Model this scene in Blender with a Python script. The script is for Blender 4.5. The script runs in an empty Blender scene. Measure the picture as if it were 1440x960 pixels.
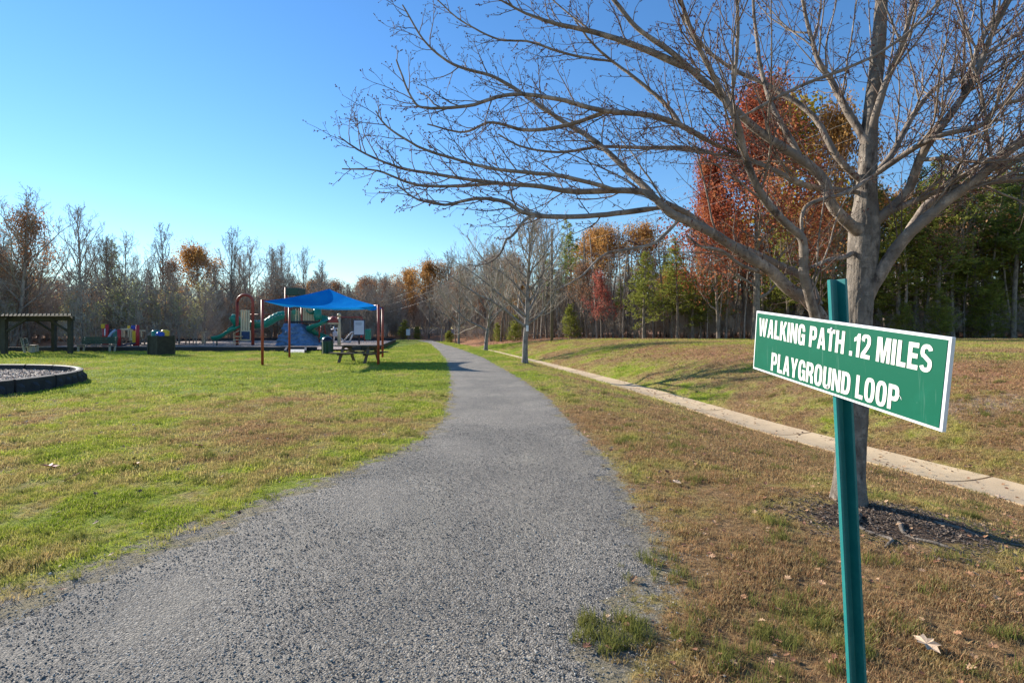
import bpy, bmesh, math, random
import numpy as np
from mathutils import Vector, Matrix, Euler
from mathutils.geometry import tessellate_polygon

# ------------------------------------------------------------------ camera, sky, sun
S = bpy.context.scene
COL = S.collection
HZ, F, EYE = 462.0, 720.0, 1.5
cam_d = bpy.data.cameras.new('camera'); cam = bpy.data.objects.new('camera', cam_d); COL.objects.link(cam)
cam.location = (0, 0, EYE); cam.rotation_euler = (math.radians(90), 0, 0)
cam_d.sensor_width = 36; cam_d.lens = 18; cam_d.shift_y = -0.0125
cam_d.clip_start = 0.05; cam_d.clip_end = 3000
S.camera = cam
SUN_EL = math.radians(23.5)
SUN_AZ = math.radians(-55.0)      # from +Y (view direction), negative = left
world = bpy.data.worlds.new('World'); S.world = world; world.use_nodes = True
wn = world.node_tree.nodes; wl = world.node_tree.links
bg = wn['Background']; sky = wn.new('ShaderNodeTexSky')
sky.sky_type = 'NISHITA'; sky.sun_disc = False
sky.sun_elevation = SUN_EL; sky.sun_rotation = SUN_AZ
sky.air_density = 1.3; sky.dust_density = 0.0; sky.ozone_density = 5.0; sky.altitude = 200
hs = wn.new('ShaderNodeHueSaturation'); hs.inputs['Hue'].default_value = .505; hs.inputs['Saturation'].default_value = 1.15; hs.inputs['Value'].default_value = 1.0
wl.new(sky.outputs[0], hs.inputs['Color']); wl.new(hs.outputs[0], bg.inputs[0]); bg.inputs[1].default_value = 0.105
sd = bpy.data.lights.new('sun', 'SUN'); sd.energy = 4.8; sd.angle = math.radians(0.53); sd.color = (1.0, 0.93, 0.82)
sun = bpy.data.objects.new('sun', sd); COL.objects.link(sun)
tosun = Vector((math.sin(SUN_AZ)*math.cos(SUN_EL), math.cos(SUN_AZ)*math.cos(SUN_EL), math.sin(SUN_EL)))
sun.rotation_euler = (-tosun).to_track_quat('-Z', 'Y').to_euler(); sun.location = (-20, 20, 30)
S.view_settings.view_transform = 'Standard'; S.view_settings.look = 'None'
S.view_settings.exposure = 0.92; S.view_settings.gamma = 1.0; S.view_settings.use_curve_mapping = False
S.render.engine = 'CYCLES'
S.cycles.max_bounces = 6; S.cycles.transparent_max_bounces = 8

R = random.Random(7)
NR = np.random.RandomState(11)

# ------------------------------------------------------------------ helpers
def P(px, py, d):
    return Vector(((px-720)/F*d, d, EYE-(py-HZ)/F*d))

def sstep(t): t = np.clip(t, 0, 1); return t*t*(3-2*t)

_SY = np.array([-60, -20, 0, 6.0, 7.17, 7.96, 10.96, 13.6, 16.4, 19.4, 23.1, 32.2, 45.8, 63, 90, 140, 400.])
_SX = np.array([26, 13, 8.1, 6.0, 5.77, 5.53, 4.87, 4.54, 4.10, 3.59, 2.88, 1.03, -2.2, -7.5, -18, -45, -200.])
def strip_near(y): return np.interp(y, _SY, _SX)
SW = 0.92
def strip_x(y): return strip_near(y) + SW/2*1.04
def ground(x, y):
    x = np.asarray(x, float); y = np.asarray(y, float)
    u = (x - strip_x(y))*0.97
    W = np.interp(y, [4, 12, 25, 60], [4.1, 3.3, 2.6, 2.2])
    dep = np.interp(y, [-10, 0, 40, 62, 75], [.6, .6, .6, .45, .12])
    tl = np.clip((-u-SW/2)/W, 0, 1)
    zl = -dep*(1-tl)**1.35
    tr = np.clip((u-SW/2)/7.5, 0, 1)
    top = np.interp(y, [0, 18, 55, 75, 95], [.75, .78, .6, .5, .4])
    zr = -dep + (dep+top)*(1-(1-tr)**2) + np.clip(u-8, 0, 60)*.004
    z = np.where(u < 0, zl, zr)
    z = np.where(np.abs(u) <= SW/2, -dep, z)
    m = np.exp(-(((x-2.9)**2+(y-4.35)**2)/0.55)); z = z + .07*m
    m = np.exp(-(((x-.54)**2+(y-21.6)**2)/0.8)); z = z + .06*m
    # small unevenness away from path and strip
    dpl = path_dist(x, y)
    w = np.clip(dpl/1.5, 0, 1)*np.clip((np.abs(u)-.6)/1.2, 0, 1)
    z = z + w*(.018*np.sin(x*1.9+.7*y)*np.sin(y*1.3-.4*x)+.012*np.sin(x*4.1+1)*np.sin(y*3.7))
    return z
_PY = np.array([-8, 1.2, 2.4, 2.65, 3.29, 4.74, 5.14, 6.07, 6.84, 8.4, 11, 13.8, 18, 25, 36, 54, 66])
_PL = np.array([-4.4, -4.2, -2.95, -2.65, -2.38, -1.9, -1.71, -1.35, -1.14, -1.05, -1.28, -1.6, -2.15, -3.2, -5.2, -8.8, -12.2])
_QY = np.array([-8, 2.2, 2.5, 3.2, 3.88, 5.74, 7.8, 11, 14.8, 20.4, 26.3, 36, 52.7, 66])
_QR = np.array([.4, .36, .42, .84, .95, 1.04, .92, .76, .31, -.57, -1.46, -3.5, -7.3, -10.4])
def path_l(y): return np.interp(y, _PY, _PL)
def path_r(y): return np.interp(y, _QY, _QR)
def path_dist(x, y):
    return np.maximum(np.maximum(path_l(y)-x, x-path_r(y)), y-66)
def G(x, y): return float(ground(x, y))

def nn(nt, t, **k):
    n = nt.nodes.new(t)
    for a, b in k.items():
        if a.startswith('i_'):
            key = a[2:]; n.inputs[int(key) if key.isdigit() else key.replace('_', ' ')].default_value = b
        else: setattr(n, a, b)
    return n
def ramp(nt, fac, stops):
    r = nt.nodes.new('ShaderNodeValToRGB'); e = r.color_ramp.elements
    while len(e) < len(stops): e.new(.5)
    for s, (p, c) in zip(e, stops): s.position = p; s.color = (*c, 1) if len(c) == 3 else c
    nt.links.new(fac, r.inputs[0]); return r.outputs[0]
def mixc(nt, fac, a, b, mode='MIX'):
    m = nt.nodes.new('ShaderNodeMix'); m.data_type = 'RGBA'; m.blend_type = mode
    for s, v in ((m.inputs[0], fac), (m.inputs[6], a), (m.inputs[7], b)):
        if isinstance(v, (int, float)): s.default_value = v
        elif isinstance(v, tuple): s.default_value = (*v, 1) if len(v) == 3 else v
        else: nt.links.new(v, s)
    return m.outputs[2]
def math_(nt, op, a, b=None, clamp=False):
    m = nt.nodes.new('ShaderNodeMath'); m.operation = op; m.use_clamp = clamp
    for s, v in ((m.inputs[0], a), (m.inputs[1], b)):
        if v is None: continue
        if isinstance(v, (int, float)): s.default_value = v
        else: nt.links.new(v, s)
    return m.outputs[0]
def noise(nt, vec, scale, detail=4, rough=.6):
    n = nt.nodes.new('ShaderNodeTexNoise'); n.inputs['Scale'].default_value = scale
    n.inputs['Detail'].default_value = detail; n.inputs['Roughness'].default_value = rough
    if vec is not None: nt.links.new(vec, n.inputs['Vector'])
    return n.outputs[0]
def worldpos(nt): return nt.nodes.new('ShaderNodeNewGeometry').outputs['Position']
def newmat(name):
    m = bpy.data.materials.new(name); m.use_nodes = True
    return m, m.node_tree, m.node_tree.nodes['Principled BSDF']

def simple(name, c, rough=.6, var=.25, scale=6, bump=.15, bscale=40, stretch=None, metal=0., spec=.4):
    m, nt, b = newmat(name)
    tc = nt.nodes.new('ShaderNodeTexCoord').outputs['Object']
    if stretch:
        mp = nt.nodes.new('ShaderNodeMapping'); mp.inputs['Scale'].default_value = stretch
        nt.links.new(tc, mp.inputs[0]); tc = mp.outputs[0]
    f = noise(nt, tc, scale, 6)
    dk = tuple(v*(1-var) for v in c); lt = tuple(min(1, v*(1+var)) for v in c)
    nt.links.new(ramp(nt, f, [(.3, dk), (.7, lt)]), b.inputs['Base Color'])
    b.inputs['Roughness'].default_value = rough; b.inputs['Metallic'].default_value = metal
    b.inputs['Specular IOR Level'].default_value = spec
    if bump:
        bp = nt.nodes.new('ShaderNodeBump'); bp.inputs['Strength'].default_value = bump; bp.inputs['Distance'].default_value = .02
        nt.links.new(noise(nt, tc, bscale, 5), bp.inputs['Height']); nt.links.new(bp.outputs[0], b.inputs['Normal'])
    return m

def bark(name, c1, c2, scale=9, bump=.5):
    m, nt, b = newmat(name)
    tc = nt.nodes.new('ShaderNodeTexCoord').outputs['Object']
    mp = nt.nodes.new('ShaderNodeMapping'); mp.inputs['Scale'].default_value = (1, 1, .45)
    nt.links.new(tc, mp.inputs[0])
    f = noise(nt, mp.outputs[0], scale, 8, .68); f2 = noise(nt, tc, 2.2, 3)
    c = ramp(nt, f, [(.40, c1), (.58, c2)])
    c = mixc(nt, ramp(nt, f2, [(.45, (0, 0, 0)), (.7, (.35, .35, .35))]), c, tuple(v*1.4 for v in c2))
    if bump > .8:
        c = mixc(nt, ramp(nt, noise(nt, tc, 5, 7, .75), [(.44, (0, 0, 0)), (.53, (.85, .85, .85))]), c, tuple(v*.55 for v in c2))
        mq = nt.nodes.new('ShaderNodeMapping'); mq.inputs['Scale'].default_value = (1, 1, 6); nt.links.new(tc, mq.inputs[0])
        c = mixc(nt, ramp(nt, noise(nt, mq.outputs[0], 7, 5, .7), [(.56, (0, 0, 0)), (.66, (.4, .4, .4))]), c, tuple(v*.6 for v in c1))
    nt.links.new(c, b.inputs['Base Color']); b.inputs['Roughness'].default_value = .85
    b.inputs['Specular IOR Level'].default_value = .2
    bp = nt.nodes.new('ShaderNodeBump'); bp.inputs['Strength'].default_value = bump; bp.inputs['Distance'].default_value = .02
    nt.links.new(noise(nt, mp.outputs[0], scale*2.6, 8, .7), bp.inputs['Height']); nt.links.new(bp.outputs[0], b.inputs['Normal'])
    return m

def leafmat(name, cols, trans=.45, scale=.8):
    """diffuse + translucent foliage, colour by position noise"""
    m, nt, b = newmat(name); nt.nodes.remove(b)
    out = nt.nodes['Material Output']
    wp = worldpos(nt)
    f = noise(nt, wp, scale, 5, .75)
    f2 = noise(nt, wp, scale*9, 2)
    f = math_(nt, 'ADD', math_(nt, 'MULTIPLY', f, .6), math_(nt, 'MULTIPLY', f2, .4))
    n = len(cols)
    c = ramp(nt, f, [(.36+.28*i/(n-1), cc) for i, cc in enumerate(cols)])
    d = nt.nodes.new('ShaderNodeBsdfDiffuse'); t = nt.nodes.new('ShaderNodeBsdfTranslucent')
    nt.links.new(c, d.inputs[0]); nt.links.new(c, t.inputs[0])
    mx = nt.nodes.new('ShaderNodeMixShader'); mx.inputs[0].default_value = trans
    nt.links.new(d.outputs[0], mx.inputs[1]); nt.links.new(t.outputs[0], mx.inputs[2])
    nt.links.new(mx.outputs[0], out.inputs[0])
    return m

def lawn_color(nt, bright=1.0):
    """patchy green/brown lawn as a function of world position, shared by soil and blades"""
    wp = worldpos(nt)
    sx = nt.nodes.new('ShaderNodeSeparateXYZ'); nt.links.new(wp, sx.inputs[0])
    n1 = noise(nt, wp, .34, 6, .62); n2 = noise(nt, wp, 2.1, 5, .7)
    f = math_(nt, 'ADD', math_(nt, 'MULTIPLY', n1, .62), math_(nt, 'MULTIPLY', n2, .38))
    mr = nt.nodes.new('ShaderNodeMapRange'); mr.inputs[1].default_value = -1.6; mr.inputs[2].default_value = 2.5
    mr.inputs[3].default_value = 0.0; mr.inputs[4].default_value = .10
    nt.links.new(sx.outputs[0], mr.inputs[0])
    f = math_(nt, 'ADD', f, mr.outputs[0])
    # mid band of the left lawn is more dried out, far part is lusher
    mr2 = nt.nodes.new('ShaderNodeMapRange'); mr2.inputs[1].default_value = 9; mr2.inputs[2].default_value = 15
    mr2.inputs[3].default_value = .045; mr2.inputs[4].default_value = -.045
    nt.links.new(sx.outputs[1], mr2.inputs[0])
    f = math_(nt, 'ADD', f, mr2.outputs[0])
    b = bright
    stops = [(.42, (.19*b, .265*b, .024*b)), (.49, (.285*b, .335*b, .034*b)), (.54, (.37*b, .315*b, .10*b)), (.62, (.32*b, .20*b, .10*b))]
    return ramp(nt, f, stops), wp

# ---- mesh builder
class MB:
    def __init__(s): s.v = []; s.f = []; s.n = 0; s.smooth = []
    def add(s, v, f, smooth=False):
        v = np.asarray(v, float).reshape(-1, 3); s.v.append(v)
        s.f.extend([tuple(i+s.n for i in q) for q in f]); s.smooth.extend([smooth]*len(f)); s.n += len(v)
    def box(s, c, size, rz=0, rx=0, ry=0):
        hx, hy, hz = size[0]/2, size[1]/2, size[2]/2
        m = Euler((rx, ry, rz)).to_matrix(); c = Vector(c)
        s.add([tuple(c + m @ Vector((a*hx, b*hy, d*hz))) for d in (-1, 1) for b in (-1, 1) for a in (-1, 1)],
              [(0, 2, 3, 1), (4, 5, 7, 6), (0, 1, 5, 4), (1, 3, 7, 5), (3, 2, 6, 7), (2, 0, 4, 6)])
    def beam(s, a, b, w, h, up=(0, 0, 1)):
        a = Vector(a); b = Vector(b); t = (b-a).normalized(); up = Vector(up)
        if abs(t.dot(up)) > .95: up = Vector((0, 1, 0))
        sd_ = t.cross(up).normalized(); u = sd_.cross(t)
        s.add([tuple(p + sd_*(i*w/2) + u*(j*h/2)) for p in (a, b) for i, j in ((-1, -1), (1, -1), (1, 1), (-1, 1))],
              [(0, 1, 2, 3), (7, 6, 5, 4), (0, 4, 5, 1), (1, 5, 6, 2), (2, 6, 7, 3), (3, 7, 4, 0)])
    def tube(s, pts, r, k=8, cap=True):
        pts = [Vector(p) for p in pts]; n = len(pts)
        rr = r if isinstance(r, (list, tuple, np.ndarray)) else [r]*n
        vs = []; prev = None
        for i, p in enumerate(pts):
            t = (pts[min(i+1, n-1)]-pts[max(i-1, 0)]).normalized()
            if prev is None:
                a = t.orthogonal().normalized()
            else:
                a = (prev - t*prev.dot(t)).normalized()
            prev = a; b = t.cross(a)
            for j in range(k):
                an = 2*math.pi*j/k; vs.append(tuple(p + (a*math.cos(an)+b*math.sin(an))*rr[i]))
        fs = [(i*k+j, i*k+(j+1) % k, (i+1)*k+(j+1) % k, (i+1)*k+j) for i in range(n-1) for j in range(k)]
        s.add(vs, fs, True)
        if cap:
            s.f.append(tuple(s.n-n*k+j for j in reversed(range(k)))); s.smooth.append(False)
            s.f.append(tuple(s.n-k+j for j in range(k))); s.smooth.append(False)
    def lathe(s, c, prof, k=16):
        c = Vector(c); vs = []; n = len(prof)
        for r, z in prof:
            for j in range(k):
                a = 2*math.pi*j/k; vs.append((c.x+r*math.cos(a), c.y+r*math.sin(a), c.z+z))
        fs = [(i*k+j, i*k+(j+1) % k, (i+1)*k+(j+1) % k, (i+1)*k+j) for i in range(n-1) for j in range(k)]
        s.add(vs, fs, True)
        s.f.append(tuple(s.n-k+j for j in range(k))); s.smooth.append(False)
    def grid(s, fn, nu, nv, smooth=True):
        vs = [tuple(fn(i/nu, j/nv)) for j in range(nv+1) for i in range(nu+1)]
        w = nu+1
        s.add(vs, [(j*w+i, j*w+i+1, (j+1)*w+i+1, (j+1)*w+i) for j in range(nv) for i in range(nu)], smooth)
    def mesh(s, name, off=None):
        v = np.concatenate(s.v)
        if off is not None: v = v-np.array(off)
        me = bpy.data.meshes.new(name); me.from_pydata(v.tolist(), [], s.f)
        me.polygons.foreach_set('use_smooth', s.smooth); me.update(); return me
    def build(s, name, mat, parent=None, bevel=0):
        off = None
        if parent is not None:
            off = Vector(parent.location)
            if parent.parent: off = off + parent.parent.location
        me = s.mesh(name, off); me.materials.append(mat)
        o = bpy.data.objects.new(name, me); COL.objects.link(o)
        if parent: o.parent = parent
        if bevel:
            bv = o.modifiers.new('bevel', 'BEVEL'); bv.width = bevel; bv.segments = 2; bv.limit_method = 'ANGLE'
        return o

def tag(o, label=None, cat=None, group=None, kind=None):
    if label: o['label'] = label
    if cat: o['category'] = cat
    if group: o['group'] = group
    if kind: o['kind'] = kind
    return o
def thing(name, label, cat, loc, group=None):
    o = bpy.data.objects.new(name, None); COL.objects.link(o); o.location = loc; o.empty_display_size = .1
    return tag(o, label, cat, group)
def copy_tree(root, loc, rz=0, sc=(1, 1, 1), label=None, group=None):
    c = root.copy(); COL.objects.link(c); c.location = loc; c.rotation_euler = (0, 0, rz); c.scale = sc
    if label: c['label'] = label
    if group: c['group'] = group
    for ch in root.children:
        d = ch.copy(); COL.objects.link(d); d.parent = c
        for g in ch.children:
            e = g.copy(); COL.objects.link(e); e.parent = d
    return c
def fastmesh(name, verts, faces, mat, smooth=False):
    """verts (n,3), faces (m,k) numpy"""
    me = bpy.data.meshes.new(name); k = faces.shape[1]
    me.vertices.add(len(verts)); me.vertices.foreach_set('co', verts.astype(np.float32).ravel())
    me.loops.add(faces.size); me.loops.foreach_set('vertex_index', faces.astype(np.int32).ravel())
    me.polygons.add(len(faces)); me.polygons.foreach_set('loop_start', np.arange(0, faces.size, k, dtype=np.int32))
    me.polygons.foreach_set('loop_total', np.full(len(faces), k, dtype=np.int32))
    me.polygons.foreach_set('use_smooth', np.full(len(faces), smooth))
    me.update(calc_edges=True); me.materials.append(mat); return me
def linkmesh(name, me, parent=None):
    o = bpy.data.objects.new(name, me); COL.objects.link(o)
    if parent: o.parent = parent
    return o

# ---- branches: batch of polylines -> one mesh
class Tubes:
    def __init__(s): s.g = {}
    def add(s, pts, rad, k):
        pts = np.asarray(pts, float); s.g.setdefault((len(pts), k), []).append((pts, np.asarray(rad, float)))
    def arrays(s):
        V = []; Fa = []; n0 = 0
        for (n, k), L in s.g.items():
            p = np.stack([a for a, _ in L]); r = np.stack([b for _, b in L]); m = len(L)
            t = np.empty_like(p); t[:, 1:-1] = p[:, 2:]-p[:, :-2]; t[:, 0] = p[:, 1]-p[:, 0]; t[:, -1] = p[:, -1]-p[:, -2]
            t /= np.linalg.norm(t, axis=2, keepdims=True)+1e-9
            ref = np.tile(np.array([.13, .31, .94]), (m, 1)); tm = t.mean(1)
            bad = np.abs((tm*ref).sum(1)) > .8; ref[bad] = (.95, .2, .1)
            a = np.cross(t, ref[:, None, :]); a /= np.linalg.norm(a, axis=2, keepdims=True)+1e-9
            b = np.cross(t, a)
            an = 2*np.pi*np.arange(k)/k
            v = p[:, :, None, :]+r[:, :, None, None]*(a[:, :, None, :]*np.cos(an)[None, None, :, None]+b[:, :, None, :]*np.sin(an)[None, None, :, None])
            V.append(v.reshape(-1, 3))
            i = np.arange(n-1)[:, None]*k; j = np.arange(k)[None, :]; j2 = (j+1) % k
            q = np.stack([i+j, i+j2, i+k+j2, i+k+j], -1).reshape(-1, 4)
            q = (q[None]+(np.arange(m)*n*k)[:, None, None]).reshape(-1, 4)+n0
            Fa.append(q); n0 += m*n*k
        return np.concatenate(V), np.concatenate(Fa)

def rvec(r): return np.array([r.gauss(0, 1), r.gauss(0, 1), r.gauss(0, 1)])
def unit(v): return v/(np.linalg.norm(v)+1e-9)
def curve_branch(r, p0, d0, L, n, up, wob):
    """polyline that bends by `up` toward +z with wobble"""
    pts = [np.array(p0, float)]; d = unit(np.array(d0, float)); st = L/(n-1)
    for i in range(n-1):
        d = unit(d+np.array([0, 0, up])*st/L*1.0+rvec(r)*wob/math.sqrt(n))
        pts.append(pts[-1]+d*st)
    return np.array(pts)
def at(pts, t):
    n = len(pts)-1; f = min(max(t*n, 0), n-1e-6); i = int(f); return pts[i]+(pts[i+1]-pts[i])*(f-i), unit(pts[i+1]-pts[i])
def side_dir(r, d, ang, bias=None):
    q = rvec(r)
    if bias is not None: q = q+bias
    q = unit(q-d*np.dot(q, d)); return unit(d*math.cos(ang)+q*math.sin(ang))

# ------------------------------------------------------------------ materials
M_maple = bark('maple_bark', (.065, .052, .043), (.32, .27, .22), 12, 1.0)
M_limb = bark('maple_limb_bark', (.09, .068, .055), (.42, .34, .27), 12, .85)
M_mapletwig = bark('maple_twig_bark', (.055, .036, .028), (.27, .19, .145), 4, .2)
M_bark_dk = bark('dark_bark', (.10, .08, .06), (.25, .20, .155), 8)
M_bark_gy = bark('grey_bark', (.17, .14, .115), (.38, .31, .25), 7)
M_twig_gy = simple('grey_twigs', (.40, .335, .265), .9, .35, 3, 0)
M_twig_dk = simple('brown_twigs', (.29, .23, .175), .9, .35, 3, 0)
M_street = bark('street_maple_bark', (.13, .11, .10), (.30, .26, .23), 9)
L_pine = leafmat('pine_needles', [(.11, .15, .035), (.24, .28, .065), (.38, .41, .11)], .55, .7)
L_cedar = leafmat('cedar_foliage', [(.13, .15, .03), (.25, .265, .055), (.38, .38, .10)], .5, 1.2)
L_red = leafmat('red_oak_leaves', [(.22, .05, .035), (.42, .13, .07), (.54, .26, .11)], .5, .35)
L_orange = leafmat('orange_oak_leaves', [(.28, .14, .05), (.50, .26, .085), (.60, .38, .13)], .5, .4)
L_rust = leafmat('rust_leaves', [(.24, .12, .07), (.38, .20, .11), (.48, .30, .16)], .45, .5)
L_crimson = leafmat('crimson_leaves', [(.26, .06, .05), (.42, .13, .10), (.48, .22, .15)], .5, .6)
L_yellow = leafmat('yellow_leaves', [(.26, .20, .03), (.40, .30, .05), (.5, .4, .08)], .5, .6)
L_olive = leafmat('olive_brush_leaves', [(.26, .24, .08), (.46, .43, .16), (.62, .58, .34)], .5, 2.0)
M_redpost = simple('red_powder_coat', (.34, .06, .035), .45, .18, 5, .05)
M_tan = simple('tan_plastic', (.66, .52, .32), .5, .12, 4, .05)
M_green = simple('green_plastic', (.02, .24, .16), .32, .2, 3, .04)
M_dkgreen = simple('dark_green_metal', (.02, .07, .055), .45, .2, 8, .05)
M_navy = simple('navy_plastic', (.02, .05, .12), .45, .2, 5, .05)
M_rock = simple('blue_grey_rock_plastic', (.11, .19, .31), .6, .4, 3.5, .6, 6)
M_yellow = simple('yellow_plastic', (.75, .47, .03), .45, .12, 5, .04)
M_blue = simple('blue_plastic', (.02, .07, .42), .4, .15, 5, .04)
M_teal = simple('teal_plastic', (.02, .20, .17), .4, .15, 5, .04)
M_redp = simple('red_plastic', (.45, .03, .03), .45, .12, 5, .04)
M_black = simple('black_border_plastic', (.022, .024, .03), .55, .3, 6, .15)
M_ply = simple('black_rubber_border', (.03, .03, .033), .75, .35, 7, .2)
M_wood = simple('weathered_wood', (.17, .15, .125), .85, .3, 4, .3, 30, (1, 1, 6))
M_pergola = simple('grey_green_pergola_wood', (.055, .05, .036), .85, .3, 5, .3, 30)
M_picnic = simple('grey_brown_picnic_wood', (.13, .095, .07), .85, .3, 5, .3, 30, (1, 6, 6))
M_conc = simple('concrete', (.42, .38, .31), .9, .13, 5, .3, 90)
M_concw = simple('pale_concrete', (.52, .50, .46), .9, .1, 5, .2, 60)
M_metal = simple('galvanised_metal', (.5, .5, .5), .4, .1, 8, .05, 30, None, .6)
M_white = simple('white_paint', (.74, .74, .75), .5, .06, 8, .03)
M_pole = simple('utility_pole_wood', (.13, .105, .075), .85, .3, 6, .3, 20, (3, 3, .5))
M_bud = simple('red_buds', (.11, .03, .025), .8, .3, 30, 0)

# ---- ground materials
def gravel_nodes(nt, wp):
    v = nt.nodes.new('ShaderNodeTexVoronoi'); v.inputs['Scale'].default_value = 95; nt.links.new(wp, v.inputs['Vector'])
    bw = nt.nodes.new('ShaderNodeRGBToBW'); nt.links.new(v.outputs['Color'], bw.inputs[0])
    v2 = nt.nodes.new('ShaderNodeTexVoronoi'); v2.inputs['Scale'].default_value = 240; nt.links.new(wp, v2.inputs['Vector'])
    bw2 = nt.nodes.new('ShaderNodeRGBToBW'); nt.links.new(v2.outputs['Color'], bw2.inputs[0])
    f = math_(nt, 'ADD', math_(nt, 'MULTIPLY', bw.outputs[0], .5), math_(nt, 'MULTIPLY', bw2.outputs[0], .5))
    c = ramp(nt, f, [(.22, (.075, .069, .06)), (.5, (.25, .222, .185)), (.78, (.52, .46, .375))])
    mp = nt.nodes.new('ShaderNodeMapping'); mp.inputs['Scale'].default_value = (1.2, .45, 1); mp.inputs['Rotation'].default_value = (0, 0, .5)
    nt.links.new(wp, mp.inputs[0])
    big = noise(nt, mp.outputs[0], 1.5, 6, .65)
    c = mixc(nt, ramp(nt, big, [(.5, (0, 0, 0)), (.66, (.62, .62, .62))]), c, (.36, .32, .255))
    c = mixc(nt, ramp(nt, noise(nt, wp, .8, 4), [(.35, (.45, .45, .45)), (.6, (0, 0, 0))]), c, (.135, .126, .112))
    h = math_(nt, 'ADD', math_(nt, 'MULTIPLY', v.outputs['Distance'], -1.0), math_(nt, 'MULTIPLY', v2.outputs['Distance'], -.5))
    h = math_(nt, 'ADD', h, math_(nt, 'MULTIPLY', big, 1.4))
    return c, h
M_path, nt, b = newmat('gravel_path')
wp = worldpos(nt); c, h = gravel_nodes(nt, wp)
nt.links.new(c, b.inputs['Base Color']); b.inputs['Roughness'].default_value = .9; b.inputs['Specular IOR Level'].default_value = .25
bp = nn(nt, 'ShaderNodeBump'); bp.inputs['Strength'].default_value = .8; bp.inputs['Distance'].default_value = .012
nt.links.new(h, bp.inputs['Height']); nt.links.new(bp.outputs[0], b.inputs['Normal'])

M_ground, nt, b = newmat('lawn_ground')
lc, wp = lawn_color(nt, .92)
fine = noise(nt, wp, 38, 5, .8)
lc = mixc(nt, 1.0, lc, ramp(nt, fine, [(.35, (.36, .34, .34)), (.62, (1.35, 1.35, 1.3))]), 'MULTIPLY')
fl = noise(nt, wp, 9, 4, .7)
lc = mixc(nt, ramp(nt, fl, [(.60, (0, 0, 0)), (.70, (.55, .55, .55))]), lc, (.30, .21, .13))
def attr(nt, name):
    a = nt.nodes.new('ShaderNodeAttribute'); a.attribute_name = name; return a.outputs['Fac']
gc, gh = gravel_nodes(nt, wp)
gc = mixc(nt, ramp(nt, noise(nt, wp, 4, 4), [(.4, (0, 0, 0)), (.6, (.7, .7, .7))]), gc, (.30, .25, .14))
ef = math_(nt, 'ADD', attr(nt, 'edge'), math_(nt, 'MULTIPLY', math_(nt, 'SUBTRACT', noise(nt, wp, 5, 6, .75), .5), 1.5))
lc = mixc(nt, ramp(nt, ef, [(.48, (0, 0, 0)), (.62, (1, 1, 1))]), lc, gc)
lit = math_(nt, 'ADD', attr(nt, 'litter'), math_(nt, 'MULTIPLY', math_(nt, 'SUBTRACT', noise(nt, wp, 3, 6, .75), .5), .8))
litc = ramp(nt, noise(nt, wp, 14, 5, .8), [(.35, (.14, .06, .03)), (.5, (.34, .165, .085)), (.65, (.50, .31, .19))])
lc = mixc(nt, ramp(nt, lit, [(.45, (0, 0, 0)), (.6, (1, 1, 1))]), lc, litc)
br = math_(nt, 'ADD', attr(nt, 'bare'), math_(nt, 'MULTIPLY', math_(nt, 'SUBTRACT', noise(nt, wp, 6, 6, .75), .5), .9))
lc = mixc(nt, ramp(nt, br, [(.45, (0, 0, 0)), (.6, (1, 1, 1))]), lc, ramp(nt, noise(nt, wp, 30, 5, .8), [(.35, (.19, .12, .08)), (.65, (.40, .30, .20))]))
mu = math_(nt, 'ADD', attr(nt, 'mulch'), math_(nt, 'MULTIPLY', math_(nt, 'SUBTRACT', noise(nt, wp, 7, 6, .75), .5), .8))
lc = mixc(nt, ramp(nt, mu, [(.45, (0, 0, 0)), (.6, (1, 1, 1))]), lc, ramp(nt, noise(nt, wp, 45, 5, .8), [(.35, (.05, .036, .027)), (.6, (.14, .097, .07)), (.72, (.32, .235, .165))]))
nt.links.new(lc, b.inputs['Base Color']); b.inputs['Roughness'].default_value = .95; b.inputs['Specular IOR Level'].default_value = .1
bp = nn(nt, 'ShaderNodeBump'); bp.inputs['Strength'].default_value = .9; bp.inputs['Distance'].default_value = .03
nt.links.new(math_(nt, 'ADD', fine, math_(nt, 'MULTIPLY', noise(nt, wp, 12, 4), 1.5)), bp.inputs['Height']); nt.links.new(bp.outputs[0], b.inputs['Normal'])

M_mulch, nt, b = newmat('wood_chip_mulch')
wp = worldpos(nt); v = nt.nodes.new('ShaderNodeTexVoronoi'); v.inputs['Scale'].default_value = 22; nt.links.new(wp, v.inputs['Vector'])
bw = nt.nodes.new('ShaderNodeRGBToBW'); nt.links.new(v.outputs['Color'], bw.inputs[0])
nt.links.new(ramp(nt, bw.outputs[0], [(.2, (.16, .11, .09)), (.5, (.33, .25, .21)), (.85, (.52, .42, .35))]), b.inputs['Base Color'])
b.inputs['Roughness'].default_value = .95
bp = nn(nt, 'ShaderNodeBump'); bp.inputs['Strength'].default_value = .9; bp.inputs['Distance'].default_value = .03
nt.links.new(v.outputs['Distance'], bp.inputs['Height']); nt.links.new(bp.outputs[0], b.inputs['Normal'])

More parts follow.
